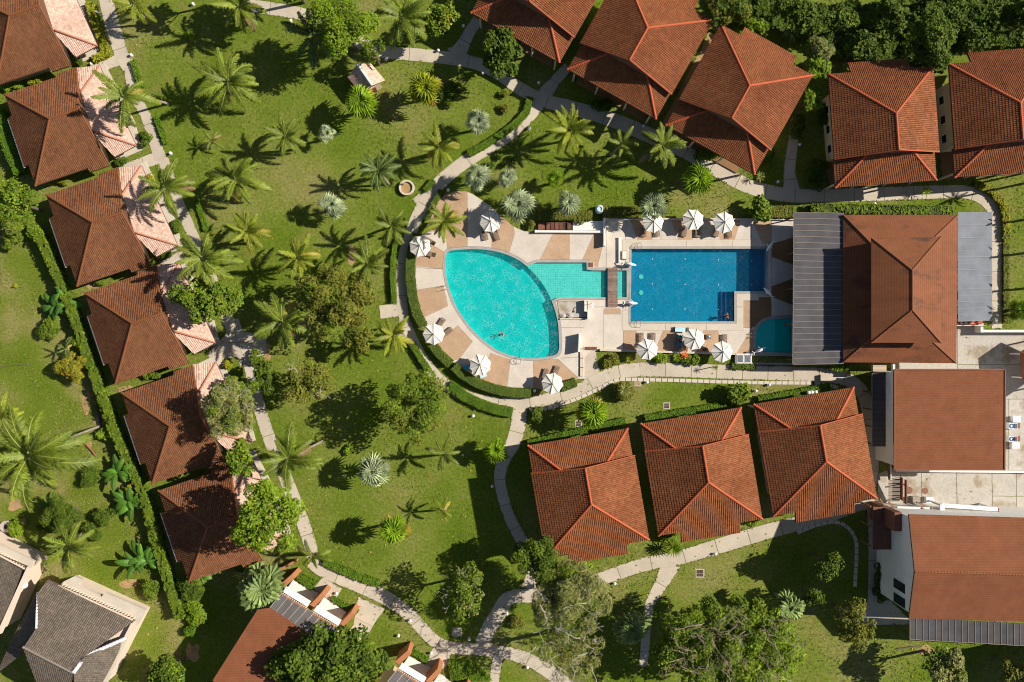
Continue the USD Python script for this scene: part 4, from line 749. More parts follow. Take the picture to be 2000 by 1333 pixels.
# ---------------------------------------------------------------- footbridge, timber store, doors in the deck
br = thing('footbridge', 'weathered plank footbridge across the shallow pool', 'bridge')
n = 30
for k in range(n):
    y0, y1 = 523.5 + (600 - 523.5) * k / n, 523.5 + (600 - 523.5) * (k + .92) / n; a, b = W(1187, y0, .35), W(1206.5, y1, .35)
    MB().box(a[0], b[0], b[1], a[1], .28, .35).build('plank', 'wood_grey', br)
for x in (1189, 1204): MB().bar(W(x, 524, .2), W(x, 600, .2), .12, .16).build('bearer', 'wood_red', br)
ts = thing('timber_store', 'row of dark red plank doors in the recess behind the low white wall', 'store')
for x0, x1 in ((1051, 1065), (1067, 1075), (1075.5, 1083), (1083.5, 1092), (1092.5, 1100), (1108, 1116)):
    a, b = W(x0, 435, .5), W(x1 - .8, 449, .5); MB().box(a[0], b[0], b[1], a[1], .42, .5).build('door_leaf', 'wood_red', ts)
a, b = W(1050, 434, .1), W(1118, 450, .1); MB().box(a[0], b[0], b[1], a[1], .02, .3).build('store_floor', 'dark_soil', ts)
a, b = W(1119, 432, .3), W(1179, 450, .3); pf_ = prism(sbox(a[0], b[1], b[0], a[1]), .0, .3).build('paved_platform', 'wall_white'); tag(pf_, 'pale concrete platform beside the row of red plank doors', 'platform')
for i, (lb, x, y, w, h, m) in enumerate((('square red wooden hatch at the corner of the shallow pool', 1154, 517.5, 9, 9, 'wood_red'), ('long brown wooden grating set in the deck by the white screen wall', 1154, 681, 24, 6, 'wood_red'))):
    t = thing('deck_hatch', lb, 'hatch'); a, b = W(x - w / 2, y - h / 2, .2), W(x + w / 2, y + h / 2, .2)
    MB().box(a[0] - .1, b[0] + .1, b[1] - .1, a[1] + .1, .10, .15).build('hatch_frame', 'coping_pale', t)
    k = 5
    for j in range(k): MB().box(a[0] + (b[0] - a[0]) * j / k + .01, a[0] + (b[0] - a[0]) * (j + 1) / k - .01, b[1], a[1], .15, .20).build('board', m, t)
sk = thing('skylight', 'white framed pair of hatch windows beside the last terrace umbrella', 'skylight')
a, b = W(1437, 691, .6), W(1469, 711, .6); MB().box(a[0], b[0], b[1], a[1], 0, .55).build('curb', 'coping_pale', sk)
for k in range(2):
    x0, x1 = a[0] + .15 + k * 1.12, a[0] + 1.12 + k * 1.12; f = MB().box(x0, x1, b[1] + .15, a[1] - .15, .55, .62).build('hatch_frame', 'white_paint', sk); MB().box(x0 + .08, x1 - .08, b[1] + .23, a[1] - .23, .62, .64).build('pane', 'roof_sheet_pale', f); MB().bar((x0 + .1, a[1] - .25, .66), (x1 - .1, b[1] + .25, .66), .05, .03).build('brace', 'rail_metal', f)
rk = thing('rock', 'flat boulder lying on the planter floor by the pool edge', 'rock', W(1099, 617, .1))
def rock(r, seed): 
    m = trimesh.creation.icosphere(2, 1.0); v = m.vertices * (.75 + .5 * meshkit.noise(m.vertices * 1.7 + seed, seed)[:, None]); v *= np.array(r); return (v, m.faces)
obj('stone', rock((.55, .35, .3), 1), 'stone', rk)
rk2 = tag(obj('rock', (rock((.5, .4, .3), 5)[0] + W(1113, 617, .1), rock((.5, .4, .3), 5)[1]), 'stone'), 'brown boulder beside the kerb of the rocky planter', 'rock')
lc = thing('shower_post', 'small white shower post in the shaded steps by the footbridge', 'shower', W(1154, 594, 0)); obj('pipe', MB().tube([(0, 0, 0), (0, 0, 1.9), (.05, -.5, 2.05)], .05).mesh(), 'white_paint', lc); obj('shower_head', trimesh.creation.cylinder(.16, .06, sections=14).apply_translation((.05, -.55, 2.02)), 'white_paint', lc)
pl = thing('planter', 'round white stone planter of sand with a bent stem, at the path side', 'planter', W(795, 368, 0))
tb = trimesh.creation.annulus(.86, 1.12, .55, sections=36).apply_translation((0, 0, .28)); obj('planter_ring', tb, 'coping_pale', pl); obj('sand', trimesh.creation.cylinder(.87, .3, sections=30).apply_translation((0, 0, .15)), 'bare_soil', pl); obj('stem', MB().tube([(-.5, .4, .25), (-.55, .5, .8), (-.8, .4, 1.1)], [.1, .08, .05]).mesh(), 'bark', pl)
# drains, grates, boxes on the grass
for i, (x, y, s, m, lb) in enumerate(((1302, 793, .36, 'grate', 'dark grate in the lawn below the path edging'), (1130, 828, .36, 'grate', 'dark grate in the lawn beside the green fan palm'), (1367, 1120, .5, 'grate', 'square drain with pale frame on the lower lawn'), (893, 1235, .55, 'stone', 'pale square cover in the grass below the bare branched tree'), (1246, 748, .38, 'bare_soil', 'tan square cover in the grass by the spiky round bush'))):
    t = thing('drain_cover', lb, 'drain cover', W(x, y, 0)); MB().box(-s - .14, s + .14, -s - .14, s + .14, .0, .03).build('frame', 'stone', t)
    for a in (0, 1):
        for b in (0, 1): MB().box(-s + a * s + .02, a * s - .02, -s + b * s + .02, b * s - .02, .03, .05).build('cover_plate', m, t)
# ---------------------------------------------------------------- pool furniture
def umbrella_proto():
    t = thing('umbrella', '', 'umbrella', group='cream pool umbrellas'); R, zt, zr = 1.62, 2.75, 2.15; rng = np.random.RandomState(1)
    rim = [np.array([math.cos(a) * R, math.sin(a) * R, zr]) for a in np.arange(8) * math.pi / 4 + .2]; top = np.array([0, 0, zt])
    for i in range(8):
        a, b = rim[i], rim[(i + 1) % 8]; mid = (a + b) / 2 * (.955, .955, 1) + (0, 0, -.0)
        v = []; n = 5
        for s in np.linspace(.02, 1, n):
            for u in np.linspace(0, 1, 5):
                e = a * (1 - u) + b * u; sag = 4 * u * (1 - u); q = top + (e - top) * s; q[:2] *= 1 - .05 * sag * s; q[2] -= .10 * sag * s * (1 - s * .4); v.append(q)
        f = [[i_ * 5 + j, (i_ + 1) * 5 + j, (i_ + 1) * 5 + j + 1, i_ * 5 + j + 1] for i_ in range(n - 1) for j in range(4)]
        obj('canopy_panel', MB().add(v, f).mesh(), 'canvas', t)
        MB().tube([top * (0, 0, 1) + (0, 0, .02), a + (0, 0, .02)], .022, 5).build('rib', 'rail_metal', t)
    MB().tube([(0, 0, .1), (0, 0, zt + .1)], .035, 8).build('pole', 'wood_beam', t); obj('finial', trimesh.creation.icosphere(1, .07).apply_translation((0, 0, zt + .1)), 'wood_beam', t); obj('base', trimesh.creation.cylinder(.32, .12, sections=16).apply_translation((0, 0, .17)), 'stone', t)
    return t
up = umbrella_proto()
UMB = [(958, 433, 'cream umbrella half shaded by a palm at the upper curve of the leaf pool'), (820, 481, 'cream umbrella beside the circular path with two loungers turned to the pool'), (846, 652, 'cream umbrella over the end of a hedge, two loungers above it'),
       (938, 715, 'cream umbrella with a blue towel beside it on the hedge side'), (1079, 750, 'cream umbrella at the lower deck corner with two wooden loungers above it'), (1275, 432, 'cream umbrella partly covered by a silver fan palm'),
       (1355, 430, 'cream umbrella in the middle of the upper terrace row'), (1415, 434, 'cream umbrella at the canopy end of the upper terrace row'), (1265, 681, 'cream umbrella above the planting bed, first of the lower terrace row'),
       (1357, 664, 'cream umbrella beside the sunbather on the bright blue towel'), (1411, 687, 'cream umbrella next to the white framed skylight')]
for i, (x, y, lb) in enumerate(UMB):
    c = W(x, y, 2.5) * (1, 1, 0)
    if i == 0:
        UsdGeom.Xformable(up).GetOrderedXformOps()[0].Set(tuple(c)); up.SetCustomDataByKey('label', lb)
    else: UsdGeom.Xformable(dup(up, c, i * 17 % 45, lb)).AddRotateXOp().Set((i * 37 % 11 - 5) * .8)
def lounger_proto():
    t = thing('sun_lounger', '', 'sun lounger', group='wicker sun loungers')
    for k in range(7): MB().box(-.32, .32, -.95 + k * .19, -.79 + k * .19, .30, .35).build('slat', 'wicker', t)
    bt = []
    for k in range(4):
        y = .38 + k * .17; z = .36 + k * .09; MB().bar((-.32, y + .08, z), (.32, y + .08, z), .16, .05, up=(0, -.5, .87)).build('back_slat', 'wicker', t)
    for x in (-.34, .34): MB().bar((x, -.97, .28), (x, .38, .28), .05, .10).build('side_rail', 'wood_grey', t)
    for x in (-.32, .32):
        for y in (-.85, .3): MB().box(-.03, .03, -.03, .03, .1, .28, c=(x, y, 0)).build('leg', 'wood_grey', t)
    return t
lp = lounger_proto()
LNG = [(838, 471, 120, 'dark wicker lounger touching the upper side of the umbrella by the circular path'), (838, 496, 105, 'dark wicker lounger touching the lower side of the umbrella by the circular path'), (860, 633, 215, 'dark wicker lounger above the umbrella at the hedge end'), (873, 650, 230, 'dark wicker lounger on the pool side of the umbrella at the hedge end'),
       (968, 458, 338, 'dark wicker lounger below the half shaded umbrella'), (947, 457, 350, 'second wicker lounger almost hidden below the half shaded umbrella'), (1064, 733, 197, 'wooden lounger above the lower corner umbrella, the one nearer the leaf shaped pool'), (1085, 727, 202, 'wooden lounger above the lower corner umbrella, the one nearer the edging slabs'),
       (1258, 450, 4, 'wicker lounger below the palm covered umbrella, on its pool bridge side'), (1283, 450, 355, 'wicker lounger below the palm covered umbrella, on its canopy side'), (1337, 450, 10, 'wicker lounger below the middle upper umbrella, on the bridge side'), (1363, 451, 0, 'wicker lounger below the middle upper umbrella, on the canopy side'), (1400, 450, 12, 'wicker lounger below the end umbrella of the upper row'), (1424, 452, 355, 'second wicker lounger below the end umbrella of the upper row'),
       (1252, 663, 180, 'wicker lounger above the first lower umbrella, on the bridge side'), (1275, 663, 182, 'wicker lounger above the first lower umbrella, on the sunbather side'), (1415, 666, 180, 'wicker lounger above the skylight umbrella'), (1326, 668, 190, 'wicker lounger under the sunbather and the bright blue towel'), (1330, 644, 92, 'lounger under the pale blue towels at the pool side'), (1343, 672, 205, 'wicker lounger half under the umbrella beside the sunbather'), (929, 718, 130, 'lounger with a bright blue towel by the lower hedge')]
for i, (x, y, a, lb) in enumerate(LNG):
    c = W(x, y, .35) * (1, 1, 0) + (0, 0, DECK)
    if i == 0:
        o = UsdGeom.Xformable(lp).GetOrderedXformOps(); o[0].Set(tuple(c)); o[1].Set(float(-a)); lp.SetCustomDataByKey('label', lb)
    else: dup(lp, c, -a, lb)
wl = thing('sun_lounger', 'small white lounger with a cream cushion by the stepped white wall', 'sun lounger', W(1219, 499, DECK)); MB().box(-.36, .36, -.62, .62, .12, .28).build('frame', 'wood_beam', wl); MB().box(-.30, .30, -.55, .55, .28, .36).build('cushion', 'canvas', wl)
def towel(label, x, y, w, h, rz, mat, z=.42, cat='towel'):
    t = thing('towel', label, cat, W(x, y, z), rz); n = 7; X, Y = np.meshgrid(np.linspace(-w / 2, w / 2, n), np.linspace(-h / 2, h / 2, n), indexing='ij'); Z = .05 * meshkit.noise(np.c_[X.ravel() * 3, Y.ravel() * 3, X.ravel() * 0 + x], 3)
    f = [[i * n + j, (i + 1) * n + j, (i + 1) * n + j + 1, i * n + j + 1] for i in range(n - 1) for j in range(n - 1)]
    obj('cloth', MB().add(np.c_[X.ravel(), Y.ravel(), Z + DECK], f).mesh(), mat, t)
    MB().box(-w / 2, w / 2, h / 2 - .06, h / 2, DECK + .06, DECK + .08).build('hem', mat, t); return t
towel('bright blue towel under the sunbather on the lower terrace', 1327, 676, .75, 1.25, -8, 'towel_blue', .44); towel('two pale blue towels spread on the lounger at the pool side', 1330, 644, 1.75, .72, -4, 'towel_pale', .44)
towel('bright blue towel lying beside the umbrella at the lower hedge', 911.5, 719, .8, .75, 25, 'towel_blue', .42); towel('pale blue towel edge under the umbrella at the lower hedge', 944, 734, 1.0, .5, 20, 'towel_pale', .3)
towel('teal towel at the head of the sunbather', 1328, 659, .7, .45, -6, 'towel_blue', .5)
ct = thing('side_table', 'small grey table with a blue bowl beside the sunbather umbrella', 'table', W(1383, 658, DECK)); MB().box(-.33, .33, -.33, .33, .38, .45).build('table_top', 'wicker', ct); obj('bowl', trimesh.creation.icosphere(2, .17).apply_transform(np.diag([1, 1, .5, 1])).apply_translation((.05, .03, .5)), 'towel_pale', ct)
for sx in (-1, 1):
    for sy in (-1, 1): MB().box(-.03, .03, -.03, .03, 0, .38, c=(sx * .27, sy * .27, 0)).build('leg', 'wood_grey', ct)
# pool ladders and rails
def ladder(label, x, y, rz, top=True):
    t = thing('pool_ladder', label, 'ladder', W(x, y, DECK), rz)
    for s in (-.28, .28): MB().tube([(s, -.75, .05), (s, -.55, .55), (s, -.1, .75), (s, .25, .5), (s, .3, -.7)], .03, 6).build('rail', 'steel', t)
    for z in (-.2, -.5): MB().box(-.28, .28, .26, .36, z - .02, z + .02).build('rung', 'steel', t)
ladder('steel pool ladder at the upper corner of the blue rectangular pool', 1247, 484, 180); ladder('steel pool ladder at the lower corner of the blue rectangular pool', 1246, 630, 0); ladder('steel pool ladder at the bottom edge of the leaf shaped pool', 1012, 702, 8); ladder('steel pool ladder on the hedge side of the leaf shaped pool', 868, 563, -78); ladder('steel pool ladder at the round edge of the small teal pool', 1474, 655, -90)
# white leaping fish fountain statues
def hulls(joints, bones, refine=.06, it=6):
    """one continuous skin over joints {name: (xyz, radius)} and bones"""
    def sph(p, r): return manifold3d.Manifold.sphere(r, 14).translate(tuple(map(float, p)))
    parts = [manifold3d.Manifold.batch_hull([sph(*joints[a]), sph(*joints[b])]) for a, b in bones]
    m = manifold3d.Manifold.batch_boolean(parts, manifold3d.OpType.Add).refine_to_length(refine); mm = m.to_mesh()
    t = trimesh.Trimesh(mm.vert_properties[:, :3], mm.tri_verts, process=True); trimesh.smoothing.filter_taubin(t, iterations=it); return t
def fish(label, x, y, rz, s=1.0):
    t = thing('fish_statue', label, 'statue', W(x, y, DECK), rz, group=None)
    J = {'nose': ((1.02, 0, .78), .06), 'head': ((.70, 0, .92), .17), 'chest': ((.25, 0, 1.0), .24), 'belly': ((-.2, 0, .95), .20), 'peduncle': ((-.62, 0, .78), .09), 'tail': ((-.80, 0, .72), .06), 'fluke_a': ((-1.05, .30, .80), .05), 'fluke_b': ((-1.05, -.30, .80), .05), 'fin_a': ((.05, .52, .80), .04), 'fin_b': ((.05, -.52, .80), .04), 'fin_r': ((.28, .2, .92), .07), 'fin_l': ((.28, -.2, .92), .07), 'dorsal': ((-.15, 0, 1.38), .035), 'dorsal_r': ((.1, 0, 1.15), .08)}
    B = [('nose', 'head'), ('head', 'chest'), ('chest', 'belly'), ('belly', 'peduncle'), ('peduncle', 'tail'), ('tail', 'fluke_a'), ('tail', 'fluke_b'), ('fin_r', 'fin_a'), ('fin_l', 'fin_b'), ('dorsal_r', 'dorsal')]
    J = {k: (np.array(p) * s, r * s) for k, (p, r) in J.items()}
    obj('body', hulls(J, B), 'statue_white', t, smooth=True); obj('pedestal', trimesh.creation.cone(.32 * s, .9 * s, sections=14), 'stone', t); obj('plinth', trimesh.creation.cylinder(.42 * s, .2, sections=16).apply_translation((0, 0, .1)), 'coping', t)
fish('white leaping fish statue at the footbridge, on the upper corner of the blue pool', 1227, 517.5, -8); fish('white leaping fish statue at the footbridge, on the lower corner of the blue pool', 1230, 593, -3)
fish('white leaping fish statue on the blue pool corner close to the canopy edge', 1501, 481.5, 235, .95); fish('white leaping fish statue on the corner above the tan panels by the canopy', 1498, 573, 135, .95); fish('white statue with spread fins at the lower edge of the small teal pool', 1480, 684.5, 25, 1.0)
wu = thing('white_jar', 'large white and blue glazed jar between the two clipped hedges', 'jar', W(1170, 411, 0)); prof = np.array([(0, 0), (.35, 0), (.62, .35), (.66, .75), (.45, 1.1), (.40, 1.2), (.34, 1.2), (.34, 1.0), (0, .95)]); obj('jar_body', trimesh.creation.revolve(prof, sections=24), 'pot_white', wu, smooth=35); obj('jar_water', trimesh.creation.cylinder(.35, .02, sections=18).apply_translation((0, 0, 1.05)), 'towel_pale', wu)
for k, x in enumerate((1573, 1579, 1587)):
    t = thing('lamp_globe', ('white globe lamp on the clipped hedge, end one nearest the plumeria shrub', 'white globe lamp between two others on the clipped hedge', 'white globe lamp on the clipped hedge, end one nearest the villa corner')[k], 'lamp', W(x, 766 - k * .6, 0)); obj('globe', trimesh.creation.icosphere(3, .27).apply_translation((0, 0, 1.3)), 'white_paint', t, smooth=True); MB().tube([(0, 0, 0), (0, 0, 1.05)], .04).build('stem', 'steel', t)
# bollard path lamps
def lamp_proto():
    t = thing('garden_lamp', '', 'lamp', group='white garden lamps along the paths'); prof = np.array([(0, .62), (.10, .60), (.20, .50), (.22, .42), (0, .42)])
    MB().tube([(0, 0, 0), (0, 0, .44)], [.10, .08], 8).build('post', 'wall_white', t); obj('cap', trimesh.creation.revolve(prof[::-1], sections=14), 'white_paint', t); MB().box(-.20, .20, -.20, .20, 0, .07).build('foot', 'stone', t); return t
LMP = [(188, 23, 'on the flower bed side of the upper entry path'), (255, 107, 'at the corner where the first bungalow path turns'), (177, 124, 'beside the first bungalow entrance'), (332, 299, 'on the corner below the palm of the second bungalow'), (376, 7, 'at the top of the lawn under the dark path'), (567, 40, 'below the shaded path at the top'), (754, 115, 'beside the small pink shelter path'),
       (856, 98, 'above the path fork near the yellowish tree'), (943, 142, 'by the dark round tree at the upper path'), (1052, 161, 'in the shade at the villa entrance'), (905, 50, 'beside the side path to the topmost villa'), (1145, 235, 'in the shade by the crossing palms'), (1257, 246, 'under the sandy alley end'), (1034, 250, 'at the pale end of the circular path'), (932, 287, 'on the hedge above the circular path'),
       (875, 371, 'at the tip of the upper deck curve'), (838, 413, 'between path and deck next to the coconut palm'), (1563, 282, 'on the narrow side path between two villas'), (1520, 355, 'at the bend beside the spiky plant'), (1709, 398, 'above the hedge of the restaurant'), (1600, 371, 'by the dark shrub bed'), (803, 543, 'in the middle of the tall inner hedge'),
       (878, 706, 'in the gap of the lower inner hedge'), (1044, 764, 'beside the umbrella in the lower hedge gap'), (1264, 747, 'on the lawn below the path edging'), (1503, 752, 'on the lawn edge near the hall side shrub'), (924, 813, 'standing in the lawn below the outer hedge'), (961, 951, 'on the lawn side of the shaded curved path'), (1201, 1141, 'under the feathery tree on the lower path'), (1398, 1083, 'below the lower path, dark shadow beside it'),
       (1030, 1305, 'by the lowest bend of the bottom path'), (990, 1200, 'on the path fork by the small shrub'), (916, 1250, 'at the fork below the bare tree'), (801, 1213, 'on the lawn inside the path loop'), (657, 1160, 'beside the first terrace entrance'), (842, 1277, 'beside the second terrace entrance'), (778, 1243, 'small, in the grass above the big glossy tree'), (490, 701, 'at the end of the paved court'), (1477, 764, 'low and flat, in the grass beside the plumeria shrub')]
lpp = lamp_proto()
for i, (x, y, lb) in enumerate(LMP):
    c = W(x, y, .5) * (1, 1, 0); lb = 'small white garden lamp ' + lb
    if i == 0: UsdGeom.Xformable(lpp).GetOrderedXformOps()[0].Set(tuple(c)); lpp.SetCustomDataByKey('label', lb)
    else: dup(lpp, c, i * 37, lb)
# air conditioners and bins in the yard
for i, (x, y, lb) in enumerate(((1971, 831, 'white and blue outdoor unit in the yard, upper of the two'), (1971, 856, 'blue outdoor unit with a red pot on it, lower of the two'))):
    t = thing('outdoor_unit', lb, 'machine', W(x, y, .05)); MB().box(-.65, .65, -.45, .45, .1, 1.0).build('housing', 'pot_white', t); MB().box(.66, 1.1, -.4, .4, .05, .8).build('side_box', 'rust_disc', t); obj('fan_guard', trimesh.creation.annulus(.2, .34, .05, sections=20).apply_translation((-.25, 0, 1.03)), 'blue_plastic', t)
    MB().box(.1, .55, -.35, .35, 1.0, 1.08).build('lid', 'blue_plastic', t)
    if i: obj('pot', trimesh.creation.cylinder(.13, .2, sections=12).apply_translation((.25, 0, 1.18)), 'red_cloth', t)
for i, (x, y, lb) in enumerate(((1980, 818, 'white lidded bin beside the upper outdoor unit'), (1978, 869, 'white lidded bin below the lower outdoor unit'), (1811, 975, 'white crate on the yard slabs beside the pergola'), (1785, 974, 'pale stacked boxes by the slatted stair'))):
    t = thing('storage_bin', lb, 'bin', W(x, y, .05)); MB().box(-.5, .5, -.4, .4, 0, .7).build('bin_body', 'white_paint' if i < 3 else 'stone', t); MB().box(-.54, .54, -.44, .44, .7, .78).build('bin_lid', 'white_paint' if i < 3 else 'rail_metal', t)
# ---------------------------------------------------------------- people
def person(label, loc, rz, J, swim, hair, skin, trunks=None):
    t = thing('person', label, 'person', loc, rz)
    B = [('head', 'neck'), ('neck', 'chest'), ('chest', 'sh_l'), ('chest', 'sh_r'), ('sh_l', 'waist'), ('sh_r', 'waist'), ('chest', 'waist'), ('waist', 'hip_l'), ('waist', 'hip_r'), ('hip_l', 'hip_r'), ('sh_l', 'el_l'), ('sh_r', 'el_r'), ('el_l', 'wr_l'), ('el_r', 'wr_r'), ('hip_l', 'kn_l'), ('hip_r', 'kn_r'), ('kn_l', 'an_l'), ('kn_r', 'an_r'), ('an_l', 'to_l'), ('an_r', 'to_r')]
    rad = dict(head=.105, neck=.055, chest=.115, sh_l=.07, sh_r=.07, waist=.115, hip_l=.10, hip_r=.10, el_l=.042, el_r=.042, wr_l=.03, wr_r=.03, kn_l=.058, kn_r=.058, an_l=.04, an_r=.04, to_l=.03, to_r=.03)
    JJ = {k: (np.array(v), rad[k]) for k, v in J.items()}
    for s in 'lr':                                    # palm and five fingers
        w = np.array(J['wr_' + s]); d = w - np.array(J['el_' + s]); d /= np.linalg.norm(d); sd = np.cross(d, (0, 0, 1.)); sd /= np.linalg.norm(sd) + 1e-9
        JJ['palm_' + s] = (w + d * .085, .034); B.append(('wr_' + s, 'palm_' + s))
        for k, (o, L) in enumerate(((-.036, .060), (-.012, .075), (.012, .080), (.036, .068))):
            JJ[f'kn{k}{s}'] = (w + d * .10 + sd * o, .011); JJ[f'tip{k}{s}'] = (w + d * (.10 + L) + sd * o * 1.2 + (0, 0, -.015), .009); B.append((f'kn{k}{s}', f'tip{k}{s}')); B.append(('palm_' + s, f'kn{k}{s}'))
        JJ['th' + s] = (w + d * .04 + sd * .045, .013); JJ['tht' + s] = (w + d * .085 + sd * .078, .011); B.append(('th' + s, 'tht' + s)); B.append(('palm_' + s, 'th' + s))
    obj('body', hulls(JJ, B, .03, 4), skin, t, smooth=True)
    h = np.array(J['head']); n = np.array(J['neck']); up_ = (h - n) / np.linalg.norm(h - n)
    c = trimesh.creation.icosphere(2, .118); v = c.vertices; v[:] = v * (1, 1, 1); obj('hair', c.apply_translation(h + up_ * .022 + np.array((0, 0, .012)) ), hair, t, smooth=True)
    hl, hr_ = np.array(J['hip_l']), np.array(J['hip_r']); w = np.array(J['waist'])
    obj('swimwear', hulls({'a': (hl, .112), 'b': (hr_, .112), 'c': (hl + (np.array(J['kn_l']) - hl) * .3, .098), 'd': (hr_ + (np.array(J['kn_r']) - hr_) * .3, .098)}, [('a', 'b'), ('a', 'c'), ('b', 'd')], .05), swim, t, smooth=True)
    return t
# swimmer upright in the leaf shaped pool, arms out
person('swimmer in the leaf shaped pool, head and shoulders above the water', W(982, 653, -.98), 200, dict(head=(.02, 0, 1.27), neck=(0, 0, 1.08), chest=(0, 0, .92), sh_l=(0, .19, 1.0), sh_r=(0, -.19, 1.0), waist=(-.02, 0, .62), hip_l=(-.03, .1, .45), hip_r=(-.03, -.1, .45), el_l=(.22, .38, .95), el_r=(.25, -.36, .95), wr_l=(.48, .34, .97), wr_r=(.5, -.30, .97), kn_l=(.05, .12, .2), kn_r=(.1, -.12, .22), an_l=(-.2, .12, .04), an_r=(-.15, -.12, .04), to_l=(-.1, .13, .02), to_r=(-.05, -.13, .02)), 'swim_navy', 'hair_dark', 'skin')
person('bather sitting on the steps in the corner of the blue pool, hands on head', W(1417.5, 617.5, -.35), 8, dict(head=(.03, 0, .92), neck=(0, 0, .74), chest=(0, 0, .58), sh_l=(0, .19, .68), sh_r=(0, -.19, .68), waist=(0, 0, .28), hip_l=(0, .1, .12), hip_r=(0, -.1, .12), el_l=(.12, .42, .80), el_r=(.12, -.42, .80), wr_l=(.10, .20, .92), wr_r=(.10, -.20, .92), kn_l=(-.42, .14, .14), kn_r=(-.42, -.14, .14), an_l=(-.5, .14, -.26), an_r=(-.5, -.14, -.26), to_l=(-.64, .14, -.30), to_r=(-.64, -.14, -.30)), 'red_cloth', 'hair_dark', 'skin')
person('sunbather lying face down on the bright blue towel beside the umbrella', W(1330, 666, DECK + .50), 84, dict(head=(.62, .03, .10), neck=(.46, 0, .08), chest=(.30, 0, .08), sh_l=(.40, .17, .07), sh_r=(.40, -.17, .07), waist=(.02, 0, .08), hip_l=(-.14, .09, .08), hip_r=(-.14, -.09, .08), el_l=(.55, .36, .05), el_r=(.55, -.36, .05), wr_l=(.75, .20, .05), wr_r=(.75, -.20, .05), kn_l=(-.58, .11, .06), kn_r=(-.58, -.11, .06), an_l=(-.98, .10, .06), an_r=(-.98, -.12, .06), to_l=(-1.10, .11, .04), to_r=(-1.10, -.13, .04)), 'swim_navy', 'hair_dark', 'skin_dark')
bag = thing('bag', 'dark navy bag on the deck below the sunbather umbrella', 'bag', W(1377, 683, DECK)); obj('bag_body', hulls({'a': ((-.22, 0, .16), .16), 'b': ((.22, .05, .16), .15)}, [('a', 'b')], .08), 'swim_navy', bag, smooth=True); MB().tube([(-.2, 0, .3), (0, 0, .46), (.2, 0, .3)], .02, 5).build('handle', 'pot_white', bag)
# ---------------------------------------------------------------- palms
def frond_mesh(rng, L, droop, lift, n=26, leaf=.80, vee=.5, side_bend=0.0, wid=.055):
    """a feather frond along +x: an arching midrib with a row of leaflets on each side"""
    s = np.linspace(0, 1, 9); ang = lift - droop * s ** 1.15
    x = np.r_[0, np.cumsum(np.cos(ang[:-1]) * L / 8)]; z = np.r_[0, np.cumsum(np.sin(ang[:-1]) * L / 8)]; y = side_bend * L * s ** 2
    mid = np.c_[x, y, z]
    t = np.linspace(.14, .985, n); P = np.c_[[np.interp(t, s, mid[:, k]) for k in range(3)]].T
    T = np.c_[[np.interp(t, s, np.gradient(mid[:, k])) for k in range(3)]].T; T /= np.linalg.norm(T, axis=1, keepdims=True)
    prof = np.clip(np.sin(np.pi * (t * .86 + .12)) ** .6, .15, 1) * leaf * L / 4.2
    V, F = [], []; k0 = 0
    for sg in (-1, 1):
        S = np.cross((0, 0, 1.), T) * sg; S /= np.linalg.norm(S, axis=1, keepdims=True); U = np.cross(T, S) * sg
        U *= np.sign(U[:, 2:3] + 1e-9)
        sweep = (.45 + .75 * t)[:, None] * rng.uniform(.75, 1.3, (n, 1))
        D = S + T * sweep + U * (rng.uniform(-.1, vee, (n, 1)) - .25); D /= np.linalg.norm(D, axis=1, keepdims=True)
        ln = (prof * rng.uniform(.7, 1.15, n))[:, None]; w = wid * L / 4.2
        a, b = P - T * w, P + T * w; c = P + D * ln * .6 + T * w * .9 + (0, 0, -.02); c2 = P + D * ln * .6 - T * w * .9 + (0, 0, -.02); tip = P + D * ln - np.array([0, 0, 1]) * ln * rng.uniform(.05, .6, (n, 1))
        v = np.stack([a, b, c, c2, tip], 1).reshape(-1, 3); V.append(v); base = k0 + np.arange(n)[:, None] * 5
        F += [base + np.array([[0, 1, 2]]), base + np.array([[0, 2, 3]]), base + np.array([[3, 2, 4]])]; k0 += n * 5
    rib = MB().tube(mid, np.linspace(.055, .012, 9) * L / 4.2 + .008, 4, cap=False).mesh()
    return (np.vstack(V), np.vstack(F)), rib
def rot(v, az, T=(0, 0, 0)):
    c, s = math.cos(az), math.sin(az); return np.c_[v[:, 0] * c - v[:, 1] * s, v[:, 0] * s + v[:, 1] * c, v[:, 2]] + np.asarray(T)
def trunk_curve(base, top, n=8, bow=.12):
    base, top = np.array(base, float), np.array(top, float); t = np.linspace(0, 1, n)[:, None]; h = top[2] - base[2]
    p = base + (top - base) * (t ** 1.25 * [1, 1, 0] + t * [0, 0, 1]); return p
